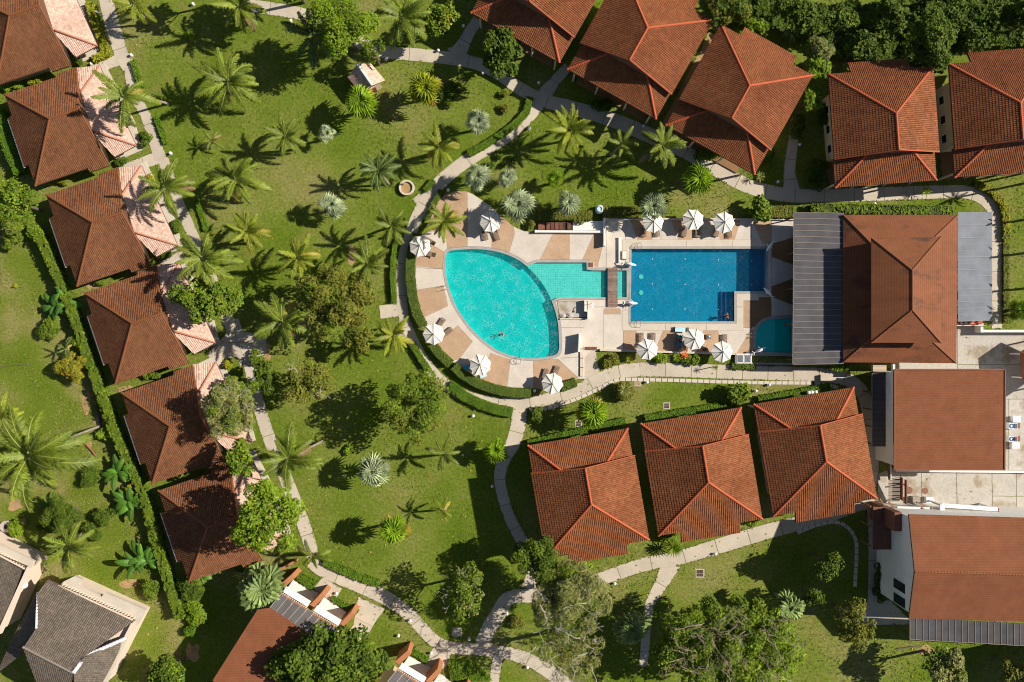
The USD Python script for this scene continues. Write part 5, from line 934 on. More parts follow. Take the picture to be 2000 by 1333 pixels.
def coconut(seed, px, py, rpx, z, label, mat='frond', base=None, nf=None, group='coconut palms', dry=0):
    rng = np.random.RandomState(seed); C = W(px, py, z); L = rpx * (CAM_H - z) / F_PX * 1.16
    B = W(*base, 0) if base else np.array([C[0] + rng.uniform(-1.2, 1.2), C[1] + rng.uniform(-1.2, 1.2), 0.])
    t = thing('coconut_palm', label, 'palm tree', (B[0], B[1], 0), group=None); c = C - B; nf = nf or int(rng.randint(17, 24)); wind = rng.uniform(-.1, .1)
    tr = trunk_curve((0, 0, 0), c); MB().tube(tr, np.linspace(.20, .12, 8), 8).build('trunk', 'palm_trunk', t)
    for i in range(nf):
        tier = i / nf; az = i * 2.39996 + rng.uniform(-.55, .55); lift = 1.15 - 1.45 * tier + rng.uniform(-.2, .2); droop = .7 + .6 * tier + rng.uniform(-.2, .4)
        (v, f), (rv, rf) = frond_mesh(rng, L * rng.uniform(.70, 1.1) * (.86 + .16 * min(1, tier * 2)), droop, lift, n=int(30 + 5 * L), side_bend=wind + rng.uniform(-.16, .16))
        m = mat
        if dry and i >= nf - dry: m = 'frond_dry'
        if i >= nf - 2 and rng.rand() < .55 and not (dry and i >= nf - dry): m = 'frond_brown'
        fr = obj('frond', (rot(v, az, c), f), m, t); obj('midrib', (rot(rv, az, c), rf), 'rachis', fr)
    for i in range(5):
        a = rng.uniform(0, 6.28); obj('coconut', trimesh.creation.icosphere(1, .15).apply_translation(c + (math.cos(a) * .26, math.sin(a) * .26, -.3)), 'coconut', t)
    return t
def fan_leaf(rng, R, seg=12, spread=5.2, cup=.35, cut=.46):
    """a pleated fan blade around the origin, opening along +x"""
    a = np.linspace(-spread / 2, spread / 2, seg + 1); V, F = [], []
    for i in range(seg):
        a0, a1 = a[i], a[i + 1]; am = (a0 + a1) / 2; r = R * (.78 + .22 * math.cos(am * .62)) * rng.uniform(.9, 1.06)
        zc = lambda q: cup * (q / R) ** 2 * -R * .5
        p = lambda ang, q, dz=0: (math.cos(ang) * q, math.sin(ang) * q, zc(q) + dz)
        k = len(V); V += [p(am, .02 * R), p(a0, r * cut), p(am, r * (cut + .06), .16 * R), p(a1, r * cut), p(am, r, -.10 * R * rng.uniform(.3, 1.6))]
        F += [[k, k + 1, k + 2], [k, k + 2, k + 3], [k + 1, k + 4, k + 2], [k + 2, k + 4, k + 3]]
    return np.array(V), np.array(F)
def fanpalm(seed, px, py, rpx, z, label, mat, n=24, name='fan_palm', cat='palm tree', dry=0, base=None, spread=5.2, stub=False):
    rng = np.random.RandomState(seed); C = W(px, py, z); R = rpx * 1.14 * (CAM_H - z) / F_PX; B = W(*base, 0) if base else np.array([C[0], C[1], 0.])
    t = thing(name, label, cat, (B[0], B[1], 0)); c = C - B
    MB().tube(trunk_curve((0, 0, 0), c), np.linspace(.24, .18, 8), 8).build('trunk', 'palm_trunk', t)
    for i in range(n):
        tier = i / n; az = i * 2.39996 + rng.uniform(-.4, .4); el = 1.35 - 1.75 * tier + rng.uniform(-.22, .22); pl = R * (.16 + .40 * tier ** .7 + .08 * rng.uniform(-1, 1)); lr = R * (.62 if mat == 'fan_greygreen' else .56) * rng.uniform(.6, 1.12)
        d = np.array([math.cos(el), 0, math.sin(el)]); v, f = fan_leaf(rng, lr, spread=spread, cut=.74 if mat == 'fan_greygreen' else .46)
        tilt = el - .55 * (1 - tier) - .25; cs, sn = math.cos(tilt), math.sin(tilt)
        v = np.c_[v[:, 0] * cs - v[:, 2] * sn, v[:, 1], v[:, 0] * sn + v[:, 2] * cs] + d * pl
        m = 'frond_dry' if i >= n - dry else mat
        lf = obj('leaf', (rot(v, az, c), f), m, t)
        MB().tube([c, c + rot(np.array([d * pl]), az)[0]], [.035, .02], 4, False).build('leaf_stalk', 'rachis', lf)
    return t
def banana(seed, px, py, rpx, label, n=11, z=2.0, mat='banana_leaf', name='banana_plant', w=.155, cat='plant', stems=2):
    rng = np.random.RandomState(seed); C = W(px, py, z); R = rpx * (CAM_H - z) / F_PX; t = thing(name, label, cat, (C[0], C[1], 0))
    for s in range(stems):
        o = np.array([rng.uniform(-.3, .3) * R, rng.uniform(-.3, .3) * R, 0]) if stems > 1 else np.zeros(3); MB().tube([o, o + (0, 0, z * .55)], [.15, .09], 7).build('stem', 'rachis', t)
        for i in range(n // stems + 1):
            az = i * 2.4 + rng.uniform(-.6, .6) + s; L = R * rng.uniform(.5, 1.02); lift = rng.uniform(.3, 1.25); k = 8; ss = np.linspace(0, 1, k); ang = lift - 1.5 * ss; x = np.r_[0, np.cumsum(np.cos(ang[:-1]))] * L / (k - 1); zz = np.r_[0, np.cumsum(np.sin(ang[:-1]))] * L / (k - 1)
            hw = w * L * np.sin(np.pi * np.clip(ss * .93 + .04, 0, 1)) ** .55; V = np.vstack([np.c_[x, -hw, zz - .25 * hw], np.c_[x, 0 * x, zz + .04], np.c_[x, hw, zz - .25 * hw]])
            f = [[a * k + j, a * k + j + 1, (a + 1) * k + j + 1, (a + 1) * k + j] for a in (0, 1) for j in range(k - 1)]
            obj('leaf', MB().add(rot(V, az, o + (0, 0, z * .5)), f).mesh(), mat, t)
    return t
# ---------------------------------------------------------------- leafy crowns
def leaf_cloud(rng, P, N, size, elong=1.5, flatten=.55, jit=.38):
    """folded leaves at points P with outward normals N"""
    n = len(P); U = N * flatten + rng.normal(size=(n, 3)) * jit + np.array([.18, .04, .62]); U /= np.linalg.norm(U, axis=1, keepdims=True)
    A = np.cross(U, rng.normal(size=(n, 3))); A /= np.linalg.norm(A, axis=1, keepdims=True); Bv = np.cross(U, A); s = size * rng.uniform(.65, 1.3, (n, 1)); e = elong ** .5
    a, b = A * s * e * .5, Bv * s / e * .5; up = U * s * .14
    v = np.stack([P - a, P - b * 1.0 + up, P + a, P + b + up], 1).reshape(-1, 3); k = np.arange(n)[:, None] * 4
    return v, np.vstack([k + np.array([[0, 1, 2]]), k + np.array([[0, 2, 3]])])
def lobed_points(rng, rx, ry, rz, cover, leaf, lobes, lr, zcut=-.25, hollow=.9):
    """points spread over the skins of many small lobes that fill an ellipsoid"""
    th = rng.uniform(0, 2 * np.pi, lobes); u = rng.uniform(-.35, 1, lobes); rr = rng.uniform(.08, 1.0, lobes) ** .55; q = np.sqrt(1 - np.clip(u, -1, 1) ** 2)
    f = 1 - lr * .75
    C = np.c_[np.cos(th) * q * rr * rx * f, np.sin(th) * q * rr * ry * f, u * rr * rz * f]; R = lr * (rx + ry + rz) / 3 * rng.uniform(.65, 1.25, lobes)
    Ps, Ns = [], []
    for c, r in zip(C, R):
        n = int(cover * 2 * np.pi * r * r / (leaf * leaf * .5)); d = rng.normal(size=(int(n * 1.7), 3)); d /= np.linalg.norm(d, axis=1, keepdims=True); d = d[d[:, 2] > zcut][:n]
        rad = r * rng.uniform(.72, 1.06, (len(d), 1)) * (1 + .22 * (meshkit.noise(d * 2.2 + c, 5)[:, None] - .5) * 2); Ps.append(c + d * rad * (1, 1, .85)); Ns.append(d)
    return np.vstack(Ps), np.vstack(Ns), C, R
def tree(seed, px, py, rx, ry, z, label, mat, leaf=.34, lobes=16, lr=.36, cover=1.25, rzf=.72, name='tree', cat='tree', bare=0, trunk_m='bark', zc=None, accent=None, elong=1.5, base=None, branch_m=None, group=None, bl=1.0):
    rng = np.random.RandomState(seed); C = W(px, py, z); k = (CAM_H - z) / F_PX; rx, ry = rx * k, ry * k; rz = rzf * (rx + ry) / 2; rz = min(rz, z * .85)
    t = thing(name, label, cat, (C[0], C[1], 0), group=group); c = np.array([0, 0, z])
    P, N, LC, LR = lobed_points(rng, rx, ry, rz, cover, leaf, lobes, lr)
    v, f = leaf_cloud(rng, P + c, N, leaf, elong); obj('crown', (v, f), mat, t)
    if accent:
        P2, N2, _, _ = lobed_points(rng, rx * .97, ry * .97, rz * 1.02, cover * accent[1], leaf, max(4, lobes // 2), lr, zcut=.0); v, f = leaf_cloud(rng, P2 + c, N2, leaf, elong); obj('crown', (v, f), accent[0], t)
    top = z - rz * .45; h0 = max(top, z * .35); MB().tube([(0, 0, 0), (.1, .05, h0 * .5), (0, 0, h0)], [.05 + .055 * rx, .04 + .045 * rx, .03 + .035 * rx], 8).build('trunk', trunk_m, t)
    for q in rng.permutation(len(LC))[:min(9, len(LC))]:
        e = LC[q] + c; m = (np.array([0, 0, h0 * .85]) + e) / 2 + rng.normal(size=3) * .15; MB().tube([(0, 0, h0 * .8), m, e], [.02 + .022 * rx, .02 + .013 * rx, .02], 6).build('branch', trunk_m, t)
    if bare:
        for q in range(bare):
            az = rng.uniform(0, 6.28); d = np.array([math.cos(az), math.sin(az), rng.uniform(.1, .7)]); st = c + d * (rx * .25, ry * .25, rz * .4) if bl == 1 else c + rng.uniform(-.75, .75, 3) * (rx, ry, rz * .25) + (0, 0, rz * .7); twig_tree(rng, st, d, rx * rng.uniform(.5, .8) * bl, (.018 + .010 * rx) * bl, branch_m or 'bark_pale', t)
    return t
def twig_tree(rng, p, d, L, r, mat, parent, depth=4):
    mb = MB()
    def go(p, d, L, r, k):
        d = d / np.linalg.norm(d); m = p + d * L * .5 + rng.normal(size=3) * L * .08; e = p + d * L + rng.normal(size=3) * L * .08
        mb.tube([p, m, e], [r, r * .8, r * .6], 5, False)
        if k > 0:
            for _ in range(2 if k > 1 else 3):
                nd = (e - p) / L + rng.normal(size=3) * .55 + (0, 0, .12); go(m if rng.rand() < .25 else e, nd, L * rng.uniform(.55, .78), max(r * .62, .014), k - 1)
    go(np.array(p, float), np.array(d, float), L * .55, r, depth); mb.build('bare_branch', mat, parent)
def shrub(seed, px, py, rx, ry, z, label, mat, leaf=.22, lobes=10, lr=.45, cover=1.3, name='shrub', **k):
    return tree(seed, px, py, rx, ry, z, label, mat, leaf, lobes, lr, cover, rzf=.8, name=name, cat='shrub', **k)
def hedge(seed, label, pts, wpx, h, mat='leaf_clipped', leaf=.17, name='hedge', cat='hedge', rough=.10, at=None, density=1.0, closed=False, group=None):
    """clipped hedge: a dark stem core with a skin of small leaves along a line of pixels"""
    rng = np.random.RandomState(seed); at = h if at is None else at
    if closed: g = PG(pts, at)
    else:
        P = np.array([W2(x, y, at) for x, y in pts]); g = LineString(P).buffer(wpx * (CAM_H - at) / F_PX / 2, cap_style=2, join_style=1)
    t = thing(name, label, cat, group=group); core = g.buffer(-.10)
    prism(core if not core.is_empty else g, .0, h - .10).build('stems', 'leaf_dark', t)
    a = g.area; n = int(a * 1.5 / (leaf * leaf * .5) * density); x0, y0, x1, y1 = g.bounds; Q = rng.uniform((x0, y0), (x1, y1), (int(n * (x1 - x0) * (y1 - y0) / a) + 10, 2)); shapely.prepare(g); Q = Q[shapely.contains_xy(g, Q[:, 0], Q[:, 1])][:n]
    Z = h + rough * 2 * (meshkit.fbm(np.c_[Q * 1.3, Q[:, :1] * 0], 3, 2) - .55) + rng.uniform(-.05, .02, len(Q)); P = np.c_[Q, Z]; N = np.tile((0, 0, 1.), (len(Q), 1))
    b = g.exterior if g.geom_type == 'Polygon' else g.geoms[0].exterior; m = int(b.length * h * 1.2 / (leaf * leaf * .5) * density); D = rng.uniform(0, b.length, m); E = np.array([b.interpolate(d).coords[0] for d in D]); E = E + rng.normal(size=E.shape) * .05
    P = np.vstack([P, np.c_[E, rng.uniform(.05, h, m)]]); N = np.vstack([N, np.c_[rng.normal(size=(m, 2)), np.full(m, .3)]])
    v, f = leaf_cloud(rng, P, N, leaf, 1.4, .55, .22); obj('foliage', (v, f), mat, t); return t
# ---------------------------------------------------------------- coconut palms
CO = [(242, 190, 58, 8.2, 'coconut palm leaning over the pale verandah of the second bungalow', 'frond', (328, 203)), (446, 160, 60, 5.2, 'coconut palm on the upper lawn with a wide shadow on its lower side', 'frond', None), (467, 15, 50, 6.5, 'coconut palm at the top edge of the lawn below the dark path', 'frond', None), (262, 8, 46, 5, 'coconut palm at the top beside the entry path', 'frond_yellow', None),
      (413, 275, 25, 2.0, 'very small young coconut palm alone on the upper lawn', 'frond', None), (322, 368, 56, 7.6, 'coconut palm overhanging the verandah of the third bungalow', 'frond', (338, 360)), (460, 350, 56, 5.2, 'coconut palm on the middle lawn, right of the two verandah palms', 'frond', None), (394, 505, 62, 8.6, 'coconut palm with a pale trunk just above the round dark green tree', 'frond', (456, 514)),
      (483, 452, 44, 4.6, 'yellowish coconut palm on the lawn above the crooked pale trunk', 'frond_yellow', None), (612, 70, 56, 6, 'dark coconut palm partly in shade beside the wide leafy tree', 'frond_dark', None), (784, 34, 58, 7, 'large coconut palm above the upper path at the top', 'frond', None), (557, 267, 43, 4.4, 'coconut palm on the upper lawn beside a small grey fan palm', 'frond', None),
      (857, 287, 42, 4.2, 'yellow leaved coconut palm by the hedge of the circular path', 'frond_yellow', None), (738, 333, 40, 4.8, 'dark coconut palm with a pale dry heart near the round planter', 'frond_dark', None), (765, 443, 40, 6.2, 'coconut palm on the lawn beside the circular path, below the planter', 'frond', None), (868, 432, 40, 4.0, 'yellow green coconut palm standing on the pool deck', 'frond_yellow', None),
      (582, 503, 45, 5.6, 'coconut palm with a long shadow above the wide olive tree', 'frond_yellow', None), (718, 518, 48, 6.5, 'coconut palm at the edge of the wide olive tree near the outer hedge', 'frond', None), (552, 630, 58, 7.5, 'tall coconut palm beside the paved court, left side of the olive tree', 'frond', None), (769, 655, 42, 4.6, 'yellow green coconut palm at the outer hedge opposite the hedge end umbrella', 'frond_yellow', None),
      (1114, 255, 48, 5.2, 'sparse coconut palm on the shaded lawn between two paths', 'frond_yellow', None), (1214, 281, 36, 4.4, 'smaller coconut palm beside the big palm at the sandy alley', 'frond', None), (1296, 284, 50, 6.5, 'large coconut palm in front of the villa at the sandy alley', 'frond', None), (60, 889, 104, 12.5, 'very large yellow green coconut palm at the frame edge, pale leaning trunk', 'frond', (198, 832)),
      (136, 1066, 54, 5.5, 'coconut palm beside the grey tiled houses', 'frond', None), (562, 896, 62, 8.5, 'coconut palm with a pale slanting trunk below the feathery tree', 'frond', (630, 862)), (610, 1085, 36, 4.2, 'thin pale coconut palm at the start of the bottom path', 'frond', None), (128, 682, 22, 1.9, 'small dark young palm above the orange flowering shrub', 'frond_dark', None),
      (866, 886, 34, 4.2, 'thin coconut palm with a curled leaf on the lower lawn', 'frond', None), (864, 997, 28, 3.6, 'small yellowish coconut palm on the lower lawn above the shade', 'frond_yellow', None), (2, 812, 38, 5, 'yellowish coconut palm cut by the frame edge above the largest palm', 'frond_yellow', None)]
for i, (x, y, r, z, lb, m, b) in enumerate(CO): coconut(100 + i, x, y, r, z, lb, m, b, nf=(24 if r > 90 else 9 if r < 29 else 11 if r < 37 else None), dry=(2 if 'yellow' in m else 1 if i % 3 == 0 else 0))
# palms just outside the frame whose trunks shade the round lawn path
for i, y in enumerate((352, 424, 490, 560, 612)): coconut(150 + i, 2078, y - 18 - i * 2, 26, 8.0, 'slender palm beyond the frame, ' + ('first', 'second', 'third', 'fourth', 'fifth')[i] + ' of its row counted down the lawn path', 'frond', (2030, y), nf=11, group='row of palms beyond the frame')
# ---------------------------------------------------------------- fan palms
FA = [(706, 199, 35, 4.6, 'yellow green fan palm touching the small pink shelter', 'fan_green', 26, 2), (831, 173, 36, 4.8, 'yellow green fan palm with orange dying leaves on the upper lawn', 'fan_yellow', 26, 4), (1085, 351, 19, 2.6, 'small bright fan palm between silver fan palms', 'fan_green', 14, 1), (1364, 350, 33, 4.4, 'bright green fan palm on the lawn above the terrace row', 'fan_green', 24, 0), (1158, 805, 34, 4.6, 'large bright green fan palm above the first villa of the lower row', 'fan_green', 26, 2), (968, 880, 28, 3.2, 'green fan palm beside the shaded curved path', 'fan_green', 20, 0), (770, 1036, 34, 5.6, 'yellow green fan palm alone on the lower lawn', 'fan_green', 24, 4),
      (1235, 1228, 36, 4.6, 'dark grey green fan palm beside the narrow lower path', 'fan_greygreen', 14, 0), (1541, 1186, 32, 6.0, 'fan palm with few pale leaves at the edge of the huge sparse tree', 'fan_greygreen', 10, 0), (1991, 605, 24, 2.6, 'fan palm cut by the frame edge beside the lawn path end', 'fan_green', 16, 0), (513, 1150, 46, 5.2, 'large silver green fan palm beside the terrace building', 'fan_greygreen', 16, 0)]
for i, (x, y, r, z, lb, m, n, d) in enumerate(FA): fanpalm(200 + i, x, y, r, z, lb, m, n, dry=d)
SI = [(935, 238, 28, 4.0, 'silver fan palm by the hedge at the top of the circular path'), (640, 261, 22, 2.6, 'sparse grey fan palm with a pinkish heart on the upper lawn'), (648, 401, 29, 3.6, 'silver fan palm alone on the middle lawn with a round shadow'), (933, 345, 30, 3.8, 'silver fan palm inside the curve of the circular path, nearest the path'), (991, 347, 22, 2.8, 'smaller silver fan palm between two larger ones above the deck'), (1012, 401, 34, 3.8, 'silver fan palm at the upper edge of the pool deck'), (1110, 396, 29, 3.4, 'silver fan palm behind the clipped hedge and red plank doors'), (1276, 403, 31, 4.6, 'silver fan palm leaning over an upper terrace umbrella'), (728, 921, 34, 4.8, 'silver fan palm on the lower lawn with a dark shadow beside it')]
for i, (x, y, r, z, lb) in enumerate(SI): fanpalm(230 + i, x, y, r, z, lb, 'fan_silver', 17 if i != 1 else 10, spread=4.6)
SPIKY = [(1220, 763, 17, 2.6, 'spiky rosette plant growing out of the round clipped bush', 'leaf_grey', 34), (1485, 345, 13, 1.3, 'spiky rosette plant at the path bend by the villa corner', 'leaf_grey', 26), (1316, 1070, 24, 1.7, 'dark green spiky plant at the lower path fork', 'leaf_mid', 46), (1810, 373, 15, 1.5, 'bright spiky plant on the shaded path by the restaurant hedge', 'leaf_bright', 28), (1398, 718, 9, 2.0, 'small spiky tuft on a thin stem at the path below the skylight umbrella', 'leaf_bright', 26), (1322, 699, 12, 1.2, 'spiky plant with a white flower in the planting bed', 'leaf_bright', 24), (1229, 703, 11, 1.2, 'bright spiky plant at the start of the planting bed', 'leaf_yellow', 22)]
for i, (x, y, r, z, lb, m, n) in enumerate(SPIKY):
    rng = np.random.RandomState(260 + i); C = W(x, y, z); R = r * (CAM_H - z) / F_PX; t = thing('spiky_plant', lb, 'plant', (C[0], C[1], 0)); MB().tube([(0, 0, 0), (0, 0, z * .8)], .07, 6).build('stem', 'bark', t)
    for k in range(n):
        az, el = k * 2.4, 1.3 - 1.5 * k / n; d = np.array([math.cos(az) * math.cos(el), math.sin(az) * math.cos(el), math.sin(el)]); s = np.array([-math.sin(az), math.cos(az), 0]) * .05 * max(R, .6); o = np.array([0, 0, z * .8]); q = o + d * R * .6; e = o + d * R - (0, 0, R * .2)
        MB().add([o - s * .5, o + s * .5, q + s, q - s, e], [[0, 1, 2], [0, 2, 3], [3, 2, 4]]).build('blade', m, t)
# ---------------------------------------------------------------- broadleaf trees
TR = [(985, 102, 48, 54, 5.5, 'dark green tree over the upper path between lawn and topmost villa', 'leaf_dark', dict(leaf=.42, lobes=22, lr=.30, accent=('leaf_mid', .25))), (668, 48, 78, 62, 9, 'wide loose leafy tree hanging over the upper path', 'leaf_bright', dict(leaf=.24, lobes=30, lr=.26, cover=.9, accent=('leaf_mid', .4))), (728, 100, 42, 24, 5.5, 'lower bough tree spreading toward the small pink shelter', 'leaf_mid', dict(leaf=.22, lobes=12, lr=.32, cover=.8)),
      (865, 36, 36, 44, 5.0, 'dark tree with yellowish leaf tips beside the big palm at the top', 'leaf_mid', dict(leaf=.40, lobes=18, lr=.32, accent=('leaf_yellow', .3))), (1421, 20, 54, 38, 7, 'rounded grey green tree behind the villas at the top', 'leaf_olive', dict(leaf=.3, lobes=22, lr=.3, accent=('leaf_dark', .5))), (1478, 52, 28, 20, 4.5, 'small yellow green tree beside the roof of the alley villa', 'leaf_bright', dict(leaf=.26, lobes=10)),
      (1598, 97, 36, 28, 6.0, 'grey green rounded tree above the bright trees between the villas', 'leaf_grey', dict(leaf=.24, lobes=14, accent=('leaf_dark', .4))), (1597, 130, 30, 26, 5.6, 'bright green rounded tree, upper of the two between the villas', 'leaf_bright', dict(leaf=.3, lobes=13, lr=.34)), (1588, 191, 32, 30, 5.0, 'bright green rounded tree, lower of the two between the villas', 'leaf_bright', dict(leaf=.34, lobes=14, lr=.34)),
      (1815, 80, 62, 58, 8, 'big dark tree hanging over the reddish villa roof', 'leaf_dark', dict(leaf=.32, lobes=26, lr=.28, accent=('leaf_mid', .35))), (1684, 86, 42, 34, 6, 'dark glossy tree behind the reddish villa', 'leaf_dark', dict(leaf=.5, lobes=14, accent=('leaf_mid', .2))), (1918, 66, 44, 40, 6, 'dark tree with pale leaf tips above the frame edge villa', 'leaf_dark', dict(leaf=.42, lobes=16, accent=('leaf_mid', .25))), (1572, 40, 46, 40, 6, 'dark wood tree at the top behind the alley villa', 'leaf_dark', dict(leaf=.45, lobes=15, accent=('leaf_mid', .15))),
      (1988, 26, 42, 36, 6, 'dark wood tree in the top corner', 'leaf_dark', dict(leaf=.4, lobes=14)), (1745, 40, 40, 30, 5, 'low dark wood tree behind the big hanging tree', 'leaf_dark', dict(leaf=.45, lobes=12)), (1648, 44, 40, 26, 5, 'low dark wood tree beside the pale clearing at the top', 'leaf_dark', dict(leaf=.45, lobes=12, accent=('leaf_mid', .15))), (1860, 20, 40, 28, 5, 'low dark wood tree at the top edge above the frame edge villa', 'leaf_dark', dict(leaf=.45, lobes=12)), (1530, 12, 30, 24, 5, 'dark wood tree at the top edge next to the grey green tree', 'leaf_dark', dict(leaf=.4, lobes=10)),
      (32, 398, 52, 62, 6, 'loose green tree at the frame edge beside the third bungalow', 'leaf_mid', dict(leaf=.30, lobes=24, lr=.28, cover=1.0, accent=('leaf_bright', .35))), (406, 588, 76, 48, 6.5, 'wide round dark green tree covering the fourth bungalow verandah', 'leaf_mid', dict(leaf=.36, lobes=44, lr=.22, cover=1.3, accent=('leaf_bright', .25))), (655, 592, 84, 82, 7, 'wide olive tree between the paved court and the outer hedge', 'leaf_olive', dict(leaf=.26, lobes=60, lr=.19, cover=1.0, accent=('leaf_mid', .4))), (700, 668, 36, 40, 5, 'small olive tree under the edge of the wide olive tree', 'leaf_olive', dict(leaf=.28, lobes=12, lr=.34, cover=.9)),
      (812, 790, 78, 84, 7.5, 'spreading loose tree on the lawn below the outer hedge, wide shadow beside it', 'leaf_mid', dict(leaf=.27, lobes=44, lr=.20, cover=.85, accent=('leaf_olive', .5))), (594, 745, 56, 52, 6, 'olive brown tree on the lawn beside the long shadow', 'leaf_olive', dict(leaf=.28, lobes=26, lr=.25, cover=.9, bare=2)), (448, 802, 62, 64, 9.5, 'grey feathery tree shading the fifth bungalow', 'leaf_grey', dict(leaf=.24, lobes=46, lr=.22, cover=1.05, elong=4, accent=('leaf_mid', .35), bare=3)), (474, 752, 36, 32, 5, 'bright green small tree above the grey feathery tree', 'leaf_mid', dict(leaf=.3, lobes=10)),
      (472, 898, 24, 44, 8.5, 'narrow glossy green tree between the last two bungalow verandahs', 'leaf_mid', dict(leaf=.4, lobes=12, accent=('leaf_bright', .4))), (526, 1014, 86, 74, 12, 'wide bright green tree at the verandah of the lowest bungalow', 'leaf_bright', dict(leaf=.32, lobes=40, lr=.22, cover=1.1, accent=('leaf_mid', .4))), (120, 1006, 44, 40, 4, 'dark feathery shrub tree among the banana plants', 'leaf_dark', dict(leaf=.22, lobes=16, elong=4)), (332, 1312, 50, 36, 5, 'dark tree with bright tips at the bottom edge near the grey house', 'leaf_dark', dict(leaf=.36, lobes=16, accent=('leaf_bright', .35))),
      (645, 1296, 128, 82, 9, 'big dark glossy tree over the red roofs at the bottom edge', 'leaf_dark', dict(leaf=.46, lobes=95, lr=.20, cover=1.4, rzf=.5, accent=('leaf_mid', .35))), (905, 1155, 48, 66, 7, 'thin tree with pale broken branches on the lower lawn', 'leaf_mid', dict(leaf=.25, lobes=24, lr=.24, cover=.6, bare=6, accent=('leaf_grey', .4))), (1046, 1092, 56, 54, 7, 'dark dense tree at the corner of the first lower villa', 'leaf_dark', dict(leaf=.26, lobes=26, lr=.28, elong=2.6, accent=('leaf_mid', .4))), (1108, 1172, 96, 86, 9, 'feathery grey green tree with white bare branches over the lower path', 'leaf_grey', dict(leaf=.26, lobes=60, lr=.21, cover=1.0, elong=5, bare=7, bl=.7, accent=('leaf_mid', .4))),
      (1420, 1256, 158, 100, 9, 'huge sparse tree with many bare twigs at the bottom edge', 'leaf_mid', dict(leaf=.28, lobes=120, lr=.13, cover=1.15, rzf=.45, bare=48, bl=.42, accent=('leaf_bright', .6), branch_m='twig_tan')), (1530, 1272, 52, 62, 7, 'bright leafy tree at the side of the huge sparse tree', 'leaf_bright', dict(leaf=.32, lobes=24, lr=.25, cover=.8, accent=('leaf_mid', .5))), (1668, 1215, 42, 60, 7, 'olive tall tree between the shaded lawn and the hall', 'leaf_olive', dict(leaf=.26, lobes=26, lr=.26, cover=.9)), (1846, 1304, 48, 50, 6, 'rounded grey green tree on the lawn below the hall lean-to', 'leaf_grey', dict(leaf=.34, lobes=22, lr=.28, accent=('leaf_mid', .5))),
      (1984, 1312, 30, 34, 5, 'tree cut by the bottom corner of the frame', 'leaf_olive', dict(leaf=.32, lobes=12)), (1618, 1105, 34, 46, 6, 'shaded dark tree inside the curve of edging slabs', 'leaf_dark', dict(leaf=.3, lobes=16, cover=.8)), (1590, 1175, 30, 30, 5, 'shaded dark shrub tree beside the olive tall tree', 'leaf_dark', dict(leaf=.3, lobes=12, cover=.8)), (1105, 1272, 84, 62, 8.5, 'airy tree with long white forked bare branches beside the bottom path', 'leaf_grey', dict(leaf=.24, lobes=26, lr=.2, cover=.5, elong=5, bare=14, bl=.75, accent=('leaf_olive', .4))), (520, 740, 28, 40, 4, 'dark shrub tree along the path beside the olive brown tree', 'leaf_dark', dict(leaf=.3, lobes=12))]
for i, (x, y, a, b, z, lb, m, k) in enumerate(TR): tree(300 + i, x, y, a, b, z, lb, m, **k)
# tall trees beyond the top of the frame that shade the wood edge
for i, (x, y, r) in enumerate(((1500, -60, 55), (1900, -50, 50), (2040, 20, 50), (560, -50, 55), (420, -55, 40))): tree(360 + i, x, y, r, r, 9, 'tall dark tree beyond the top edge, ' + ('behind the alley villa', 'behind the hanging tree', 'behind the corner wood', 'above the wide leafy tree', 'above the palm at the top')[i], 'leaf_dark', leaf=.5, lobes=16)
